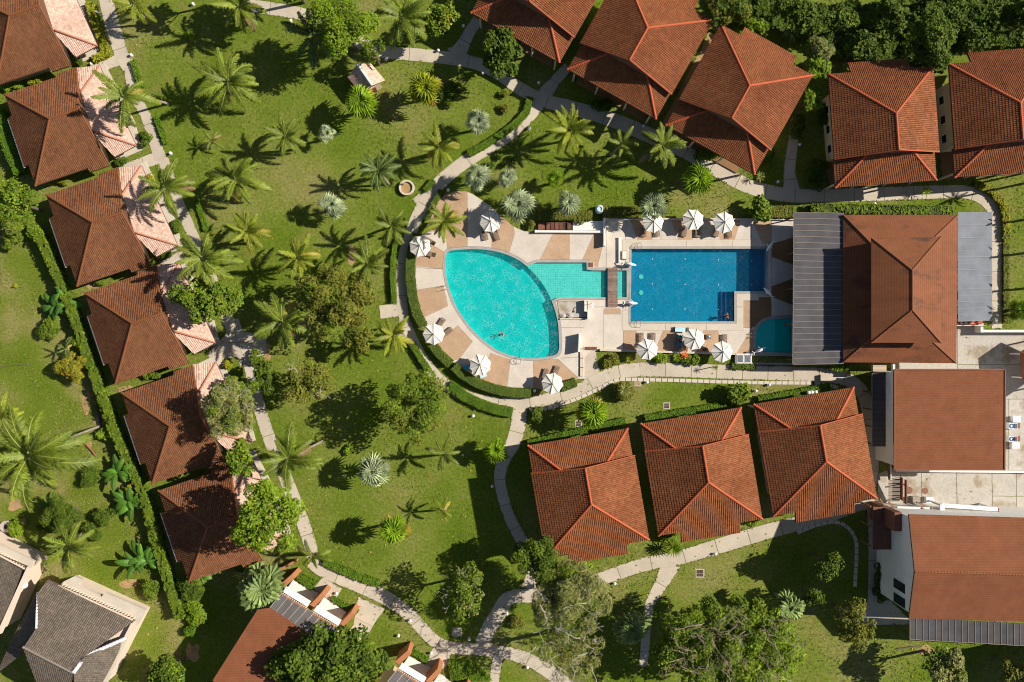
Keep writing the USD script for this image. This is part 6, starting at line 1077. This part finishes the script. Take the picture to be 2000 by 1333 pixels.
# ---------------------------------------------------------------- shrubs and big leaved plants
SH = [(175, 930, 22, 26, 1.5, 'dark leafy shrub between the largest palm and the banana plants', 'leaf_dark', {}), (205, 1010, 26, 22, 1.8, 'dark dense shrub left of the lower banana plant', 'leaf_dark', {}), (90, 1030, 26, 18, 1.5, 'dark dense shrub above the palm of the grey houses', 'leaf_dark', {}), (300, 1150, 22, 26, 1.6, 'dark green shrub beside the banana clump of the grey house', 'leaf_mid', {}), (90, 650, 26, 16, 1.3, 'mixed green shrub at the foot of the banana clump', 'leaf_mid', {}), (20, 470, 30, 20, 1.6, 'ragged green shrub below the loose tree at the frame edge', 'leaf_mid', {}), (70, 455, 22, 18, 1.8, 'bushy green shrub where the boundary hedge begins', 'leaf_bright', {}), (152, 668, 16, 20, 1.5, 'green shrub in the boundary hedge above the orange flowering one', 'leaf_mid', {}), (205, 850, 18, 16, 1.3, 'bright green shrub at the hedge foot by the leaning palm', 'leaf_bright', {}), (255, 958, 18, 16, 1.4, 'bright yellow green shrub between the two banana plants', 'leaf_yellow', {}), (300, 1060, 14, 22, 1.4, 'bright green shrub on the boundary hedge at the lowest bungalow', 'leaf_bright', {}), (385, 1195, 26, 30, 1.3, 'bright green bush patch below the lowest bungalow', 'leaf_bright', {}), (372, 1232, 16, 22, 1.1, 'bright green bush at the foot of the shaded lawn', 'leaf_clipped', {}), (20, 168, 26, 10, 1.0, 'green shrub strip between the first two bungalows', 'leaf_bright', {}), (70, 158, 22, 8, .9, 'pale green shrub strip under the first bungalow eave', 'leaf_yellow', {}), (120, 352, 22, 9, 1.0, 'orange and green shrub strip between the second and third bungalow', 'leaf_orange', {}), (190, 548, 24, 9, 1.0, 'green shrub strip between the third and fourth bungalow', 'leaf_mid', {}), (300, 735, 26, 9, 1.1, 'round green bush between the fourth and fifth bungalow', 'leaf_mid', {}), (470, 1110, 16, 12, 1.2, 'dark bush below the lowest bungalow eave', 'leaf_mid', {}), (180, 1040, 26, 20, 1.6, 'dark leafy bush in the dark group among the banana plants', 'leaf_dark', {}), (40, 960, 18, 16, 1.1, 'low shrub at the edge of the bare soil patch', 'leaf_mid', {}), (1555, 250, 14, 40, 1.6, 'dark shrubs along the top of the narrow side path', 'leaf_dark', {}), (1500, 300, 22, 18, 1.3, 'dark low shrubs at the alley villa corner', 'leaf_dark', {}), (1612, 230, 10, 40, 1.5, 'dark shrubs against the reddish villa wall', 'leaf_dark', {}),
      (143, 721, 35, 38, 2.6, 'round orange flowering shrub on the dry grass by the boundary hedge', 'leaf_orange', dict(leaf=.22, lobes=26, lr=.28)), (107, 637, 38, 22, 1.5, 'low green shrub below the banana clump on the dry grass', 'leaf_mid', {}), (36, 1032, 24, 20, 1.4, 'small bright shrub by the stone ring at the frame edge', 'leaf_bright', {}), (985, 184, 12, 10, .9, 'round brownish shrub by the upper path, higher of the pair', 'leaf_olive', {}), (985, 212, 11, 10, .9, 'round brownish shrub by the upper path, lower of the pair', 'leaf_olive', {}),
      (1217, 763, 24, 23, 1.5, 'round clipped bush below the path edging', 'leaf_olive', dict(leaf=.15, lobes=26, lr=.5, cover=1.2)), (1048, 812, 20, 20, 1.3, 'dark bush at the corner of path and edging slabs', 'leaf_dark', {}), (1441, 768, 28, 26, 2.6, 'plumeria shrub with thick leaves on the lawn below the path edging', 'leaf_mid', dict(leaf=.5, lobes=12, accent=('leaf_bright', .4))), (1484, 408, 26, 28, 2.6, 'plumeria shrub hanging over the terrace wall by the canopy', 'leaf_mid', dict(leaf=.5, lobes=12, accent=('leaf_bright', .4))), (1598, 340, 26, 44, 1.8, 'dark shrub bed between the narrow path and the reddish villa', 'leaf_dark', dict(leaf=.2, lobes=20, lr=.3)),
      (372, 1150, 34, 26, 2.4, 'dark green shrub by the lower end of the boundary hedge', 'leaf_dark', {}), (1133, 1107, 30, 9, .9, 'row of big leaved plants at the foot of the first lower villa', 'leaf_bright', dict(leaf=.45)), (1475, 1018, 20, 8, .8, 'low bright plants at the foot of the middle lower villa', 'leaf_bright', {}), (1012, 1214, 24, 16, 1.0, 'low olive shrub by the lower path fork', 'leaf_olive', {}), (1304, 1048, 18, 16, 1.4, 'green bush under the eave notch of the middle lower villa', 'leaf_mid', {}), (1345, 701, 34, 11, 1.0, 'flowering plants in the bed behind the sunbather', 'leaf_mid', dict(leaf=.25)), (1196, 704, 26, 18, 1.0, 'olive green plants at the end of the planting bed', 'leaf_olive', {}), (1288, 700, 22, 12, .9, 'bright plants of the bed between two terrace umbrellas', 'leaf_bright', {}),
      (1640, 717, 36, 9, 1.2, 'bright creeping plants below the smoked canopy end', 'leaf_bright', {}), (236, 178, 12, 10, .9, 'shrub at the second bungalow verandah corner', 'leaf_mid', {}), (283, 275, 14, 22, .9, 'shrubs along the second bungalow terrace', 'leaf_dark', {}), (235, 315, 16, 10, .9, 'dark round bush at the second bungalow entrance', 'leaf_dark', {}), (345, 440, 10, 26, .9, 'shrubs along the third bungalow terrace', 'leaf_dark', {}), (325, 500, 16, 10, .9, 'dark bush at the third bungalow entrance', 'leaf_dark', {}), (155, 120, 8, 8, .9, 'dark bush at the first bungalow entrance', 'leaf_dark', {}), (448, 712, 12, 12, .9, 'pale flowering bush at the fifth bungalow verandah', 'leaf_yellow', {}), (292, 350, 14, 12, .8, 'pale flowering bush at the third bungalow verandah', 'leaf_yellow', {}),
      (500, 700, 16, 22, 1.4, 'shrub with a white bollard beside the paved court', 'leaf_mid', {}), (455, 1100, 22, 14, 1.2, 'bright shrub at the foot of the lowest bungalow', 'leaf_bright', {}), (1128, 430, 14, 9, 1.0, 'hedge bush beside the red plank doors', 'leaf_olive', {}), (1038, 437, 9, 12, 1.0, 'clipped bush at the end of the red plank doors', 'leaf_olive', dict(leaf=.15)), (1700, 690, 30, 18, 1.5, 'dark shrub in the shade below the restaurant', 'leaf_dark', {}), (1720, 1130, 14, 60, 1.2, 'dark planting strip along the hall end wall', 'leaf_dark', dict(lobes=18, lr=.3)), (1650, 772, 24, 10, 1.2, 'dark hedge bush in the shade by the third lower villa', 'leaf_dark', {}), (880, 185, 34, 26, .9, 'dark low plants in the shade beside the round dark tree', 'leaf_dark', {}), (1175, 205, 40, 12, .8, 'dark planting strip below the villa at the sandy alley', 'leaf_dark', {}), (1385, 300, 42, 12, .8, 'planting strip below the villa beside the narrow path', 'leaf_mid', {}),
      (30, 560, 6, 4, .3, 'tiny yellow green plant alone on the dry grass', 'leaf_yellow', {}), (183, 772, 5, 5, .4, 'tiny yellow plant at the boundary hedge', 'leaf_yellow', {}), (370, 70, 12, 10, .8, 'small yellow green plant inside the palm shadow on the upper lawn', 'leaf_bright', {}), (680, 878, 11, 14, .7, 'small yellow green plant at the end of the long tree shadow', 'leaf_bright', {}), (958, 322, 11, 10, .9, 'dark round bush beside the silver palms, nearest the circular path', 'leaf_dark', {}), (975, 305, 10, 9, .9, 'dark round bush beside the silver palms, highest of the group', 'leaf_dark', {}), (1002, 310, 10, 9, .9, 'dark round bush beside the silver palms, farthest from the path', 'leaf_dark', {}), (985, 322, 9, 8, .8, 'dark round bush in the middle of the bush group', 'leaf_dark', {})]
for i, (x, y, a, b, z, lb, m, k) in enumerate(SH): shrub(400 + i, x, y, a, b, z * .6, lb, m, **k)
BA = [(112, 598, 42, 'banana clump on the dry grass beside the boundary hedge at the fourth bungalow', 26, 3), (228, 916, 42, 'banana plant by the boundary hedge next to the largest palm', 22, 2), (240, 985, 46, 'banana plant by the boundary hedge, lower of the two', 24, 2), (272, 1104, 44, 'banana clump with long leaves above the grey house', 26, 3), (388, 1130, 26, 'small big leaved plant at the corner of the lowest bungalow', 9, 1), (100, 985, 34, 'big leaved plant in the dark group at the frame edge side', 10, 1), (1548, 60, 30, 'banana plant in the dark wood at the top', 11, 1), (1690, 20, 30, 'banana plant beside the pale clearing at the top', 11, 1), (905, 893, 12, 'tiny curled leaf plant on the lower lawn', 6, 1)]
for i, (x, y, r, lb, n, s) in enumerate(BA): banana(470 + i, x, y, r, lb, n, stems=s, mat='banana_leaf' if i < 6 else 'frond_dark')
# ---------------------------------------------------------------- hedges
hedge(500, 'tall clipped inner hedge between the circular path and the pool deck, upper piece', [(815, 458), (806, 480), (801, 510), (801, 545), (805, 580), (813, 612), (826, 636)], 16, 1.1, 'leaf_hedge')
hedge(501, 'clipped inner hedge piece between two umbrellas on the lower curve', [(843, 672), (856, 690), (872, 705), (879, 711)], 16, 1.1, 'leaf_hedge')
hedge(502, 'long clipped inner hedge along the lower curve of the deck', [(886, 716), (905, 733), (930, 748), (965, 761), (1000, 768), (1036, 769)], 17, 1.1, 'leaf_hedge')
hedge(503, 'short clipped hedge beside the lower corner umbrella', [(1096, 758), (1124, 747)], 16, 1.0, 'leaf_hedge')
hedge(504, 'low bright outer hedge along the circular path beside the palms', [(773, 470), (768, 500), (766, 540), (769, 590)], 8, .8)
hedge(505, 'low bright outer hedge at the yellow green palm', [(805, 672), (822, 702), (836, 722)], 10, .8)
hedge(506, 'low bright outer hedge along the lower curve of the circular path', [(878, 752), (905, 774), (935, 789), (970, 801), (1000, 806)], [18][0], .8)
hedge(507, 'low bright hedge along the upper curve of the circular path', [(1036, 190), (1028, 218), (1005, 243), (975, 265), (945, 284), (915, 300)], 12, .7)
hedge(508, 'low hedge strip beside the planter and the circular path', [(846, 352), (830, 372)], 10, .6); hedge(509, 'low dark hedge at the tip of the upper deck curve', [(862, 372), (850, 392), (832, 430)], 9, .7, 'leaf_hedge')
hedge(510, 'clipped olive hedge behind the red plank doors', [(1052, 421), (1120, 420), (1156, 421)], 18, 1.0, 'leaf_olive', .2); hedge(511, 'clipped olive hedge between the glazed jar and the silver fan palm', [(1179, 414), (1246, 415)], 20, 1.0, 'leaf_olive', .2); hedge(512, 'clipped olive hedge at the end of the upper terrace by the canopy', [(1508, 414), (1552, 414)], 22, 1.0, 'leaf_olive', .2)
hedge(513, 'broad leafy hedge along the upper side of the restaurant', [(1586, 408), (1640, 408), (1740, 410), (1866, 411)], 17, 1.3, 'leaf_mid', .36, rough=.3); hedge(514, 'golden leafy border on the outer side of the round lawn path', [(1908, 358), (1938, 372), (1958, 394), (1966, 420), (1968, 470)], 13, .7, 'leaf_yellow', .24, rough=.2); hedge(515, 'pale low border along the straight part of the lawn path', [(1966, 475), (1966, 560), (1966, 630)], 10, .5, 'leaf_olive', .2, rough=.15)
hedge(516, 'golden flower bed beside the first bungalow terrace', [(172, 5), (182, 40), (198, 80), (206, 104), (180, 115)], 12, .8, 'leaf_yellow', .24, rough=.25); hedge(517, 'long ragged boundary hedge down the back of the bungalows', [(58, 440), (84, 480), (105, 530), (130, 590), (150, 640), (170, 700), (192, 760), (215, 830), (242, 890), (270, 950), (290, 1010), (312, 1090), (330, 1150), (350, 1210)], 15, 1.9, 'leaf_mid', .30, rough=.9)
hedge(518, 'upper boundary hedge beside the second bungalow', [(-10, 218), (5, 250), (22, 300), (40, 335)], 26, 1.5, 'leaf_clipped', .24, rough=.3); hedge(519, 'low hedge below the path along the lower lawn', [(632, 1098), (670, 1115), (705, 1130), (738, 1140)], 14, .6, 'leaf_clipped', .22, rough=.15)
for i, (pts, lb) in enumerate(([[(578, 1118), (592, 1124), (620, 1138), (606, 1153), (580, 1132)], 'small hedge bed at the first terrace door'], [[(648, 1166), (700, 1192), (694, 1201), (650, 1176)], 'small hedge bed between the two terrace floors'], [[(792, 1260), (838, 1288), (832, 1295), (798, 1274)], 'small hedge bed at the second terrace door'], [[(876, 1290), (925, 1296), (960, 1330), (880, 1330)], 'low planting bed below the bottom path'])): hedge(520 + i, lb, pts, 0, .6, 'leaf_clipped', .22, rough=.15, closed=True)
hedge(530, 'low clipped hedge along the upper side of the first two lower villas', [(1032, 868), (1090, 852), (1145, 840), (1220, 822)], 12, .9, 'leaf_clipped', .2); hedge(531, 'low clipped hedge above the middle lower villa', [(1260, 818), (1330, 806), (1440, 788)], 12, .9, 'leaf_clipped', .2); hedge(532, 'clipped hedge with the white globe lamps', [(1482, 782), (1560, 768), (1622, 756)], 14, .8, 'leaf_clipped', .2)
hedge(533, 'clipped green strip around the skylight and sunken strip', [(1430, 716), (1476, 717)], 10, .6, 'leaf_hedge', .2); hedge(534, 'low hedge along the bungalow path at the second palm', [(258, 118), (268, 150), (275, 170)], 9, .5, 'leaf_clipped', .2); hedge(535, 'low hedge along the bungalow path below the second palm', [(303, 228), (316, 262), (322, 280)], 9, .5, 'leaf_clipped', .2); hedge(536, 'low hedge along the bungalow path between the two verandah palms', [(382, 392), (396, 430), (402, 450)], 8, .5, 'leaf_clipped', .2)
# dark undergrowth of the wood and leaf litter tufts: nobody could count them
rng = np.random.RandomState(9); g = PG([(1380, -60), (2080, -60), (2080, 95), (1870, 100), (1830, 150), (1630, 115), (1560, 80), (1470, 55), (1395, 45)]).difference(PG([(1505, -5), (1560, 14), (1680, 18), (1760, 2), (1750, -50), (1505, -50)])); shapely.prepare(g); x0, y0, x1, y1 = g.bounds; Q = rng.uniform((x0, y0), (x1, y1), (26000, 2)); Q = Q[shapely.contains_xy(g, Q[:, 0], Q[:, 1])]
v, f = leaf_cloud(rng, np.c_[Q, .3 + 2.2 * meshkit.fbm(np.c_[Q * .5, Q[:, :1] * 0], 3, 4)], np.tile((0, 0, 1.), (len(Q), 1)), .5); tag(obj('undergrowth', (v, f), 'leaf_dark'), 'dark undergrowth between the wood trees at the top edge', 'undergrowth', kind='stuff')
# fallen things on the grass
for i, (a, b, r, lb) in enumerate((((186, 795), (197, 830), .28, 'cut brown trunk piece at the foot of the leaning palm'), ((164, 865), (192, 898), .16, 'long brown dry leaf lying on the dry grass'), ((0, 716), (62, 713), .06, 'thin dry branch lying on the dry grass at the frame edge'), ((20, 561), (48, 563), .04, 'short dry stick on the dry grass'), ((1752, 1268), (1800, 1262), .10, 'shadowed fallen branch on the lawn below the hall'))):
    p, q = W(*a, .1), W(*b, .1); m = (p + q) / 2 + (0.15, .1, .1); t = tag(obj('fallen_branch', MB().tube([p, m, q], [r, r * .8, r * .5], 6).mesh(), 'bark' if i != 1 else 'rust_disc'), lb, 'branch')
sr = thing('stone_ring', 'round pale ring of stone around a hole on the dry grass at the frame edge', 'well', W(14, 1028, 0)); obj('ring', trimesh.creation.annulus(.35, .85, .4, sections=22).apply_translation((0, 0, .2)), 'stone', sr); obj('hole', trimesh.creation.cylinder(.36, .2, sections=16).apply_translation((0, 0, .1)), 'dark_soil', sr)
fp = tag(obj('flower_cluster', leaf_cloud(rng, np.c_[W(1338, 693, 1.1)[:2] + rng.normal(size=(60, 2)) * .25, 1.1 + rng.uniform(0, .3, 60)], np.tile((0, 0, 1.), (60, 1)), .2), 'flower_orange'), 'orange red flower cluster in the bed behind the sunbather', 'flowers', kind='stuff')

# small growth nobody could count: tufts in the lawn, grass creeping over the path edges, fallen leaves
lawn_area = sbox(*W2(-40, 1380), *W2(2040, -40)).difference(unary_union(taken + [west, yg, pit.buffer(.3), PG([(1048, 430), (1184, 425), (1184, 456), (1048, 456)])])); shapely.prepare(lawn_area)
Q = rng.uniform(W2(-40, 1380), W2(2040, -40), (120000, 2)); keep = meshkit.fbm(np.c_[Q * .16, Q[:, :1] * 0], 4, 8) + rng.uniform(-.16, .16, len(Q)) > .52; Q = Q[keep]; Q = Q[shapely.contains_xy(lawn_area, Q[:, 0], Q[:, 1])]
v, f = leaf_cloud(rng, np.c_[Q, np.full(len(Q), .05)], np.tile((0, 0, 1.), (len(Q), 1)), .17, 2.2, .5, .55); tag(obj('grass_tufts', (v, f), 'tuft'), 'short grass tufts growing all over the lawn', 'grass', kind='stuff')
west_v = west.intersection(sbox(*W2(-40, 1380), *W2(400, -40))); shapely.prepare(west_v); Q = rng.uniform(W2(-40, 1380), W2(400, -40), (40000, 2)); keep = meshkit.fbm(np.c_[Q * .2, Q[:, :1] * 0], 4, 3) + rng.uniform(-.16, .16, len(Q)) > .5; Q = Q[keep]; Q = Q[shapely.contains_xy(west_v, Q[:, 0], Q[:, 1])]
v, f = leaf_cloud(rng, np.c_[Q, np.full(len(Q), .06)], np.tile((0, 0, 1.), (len(Q), 1)), .20, 2.2, .5, .55); tag(obj('field_tufts', (v, f), 'tuft_dry'), 'rough pale grass tufts on the field behind the boundary hedge', 'grass', kind='stuff')
E = []
for g in taken[2:]:
    for p in polys(g):
        L_ = p.exterior.length; E += [p.exterior.interpolate(d).coords[0] for d in rng.uniform(0, L_, int(L_ * 5))]
E = np.array(E) + rng.normal(size=(len(E), 2)) * .10; paved = unary_union(taken + [yg, pit.buffer(.3)]).buffer(.05).buffer(-.20); shapely.prepare(paved); E = E[~shapely.contains_xy(paved, E[:, 0], E[:, 1])]; E = E[rng.rand(len(E)) < .25 + .75 * (meshkit.fbm(np.c_[E * .3, E[:, :1] * 0], 3, 6) > .5)]
v, f = leaf_cloud(rng, np.c_[E, np.full(len(E), .05)], np.tile((0, 0, 1.), (len(E), 1)), .18, 2.2, .5, .5); tag(obj('edge_grass', (v, f), 'tuft'), 'grass creeping over the edges of the paths', 'grass', kind='stuff')
Q = rng.uniform(W2(0, 1333), W2(2000, 0), (3400, 2)); Q = Q[rng.rand(len(Q)) < np.clip(1.4 - .02 * np.hypot(Q[:, 0] + 5, Q[:, 1] + 30), .15, 1)]; keepout = unary_union([DK, ALLP]); shapely.prepare(keepout); Q = Q[~shapely.contains_xy(keepout, Q[:, 0], Q[:, 1])]
v, f = leaf_cloud(rng, np.c_[Q, np.full(len(Q), .09)], np.tile((0, 0, 1.), (len(Q), 1)), .20, 2., .7, .3); tag(obj('fallen_leaves', (v, f), 'fallen_leaf'), 'yellow and brown leaves fallen on lawns and paths', 'leaves', kind='stuff')
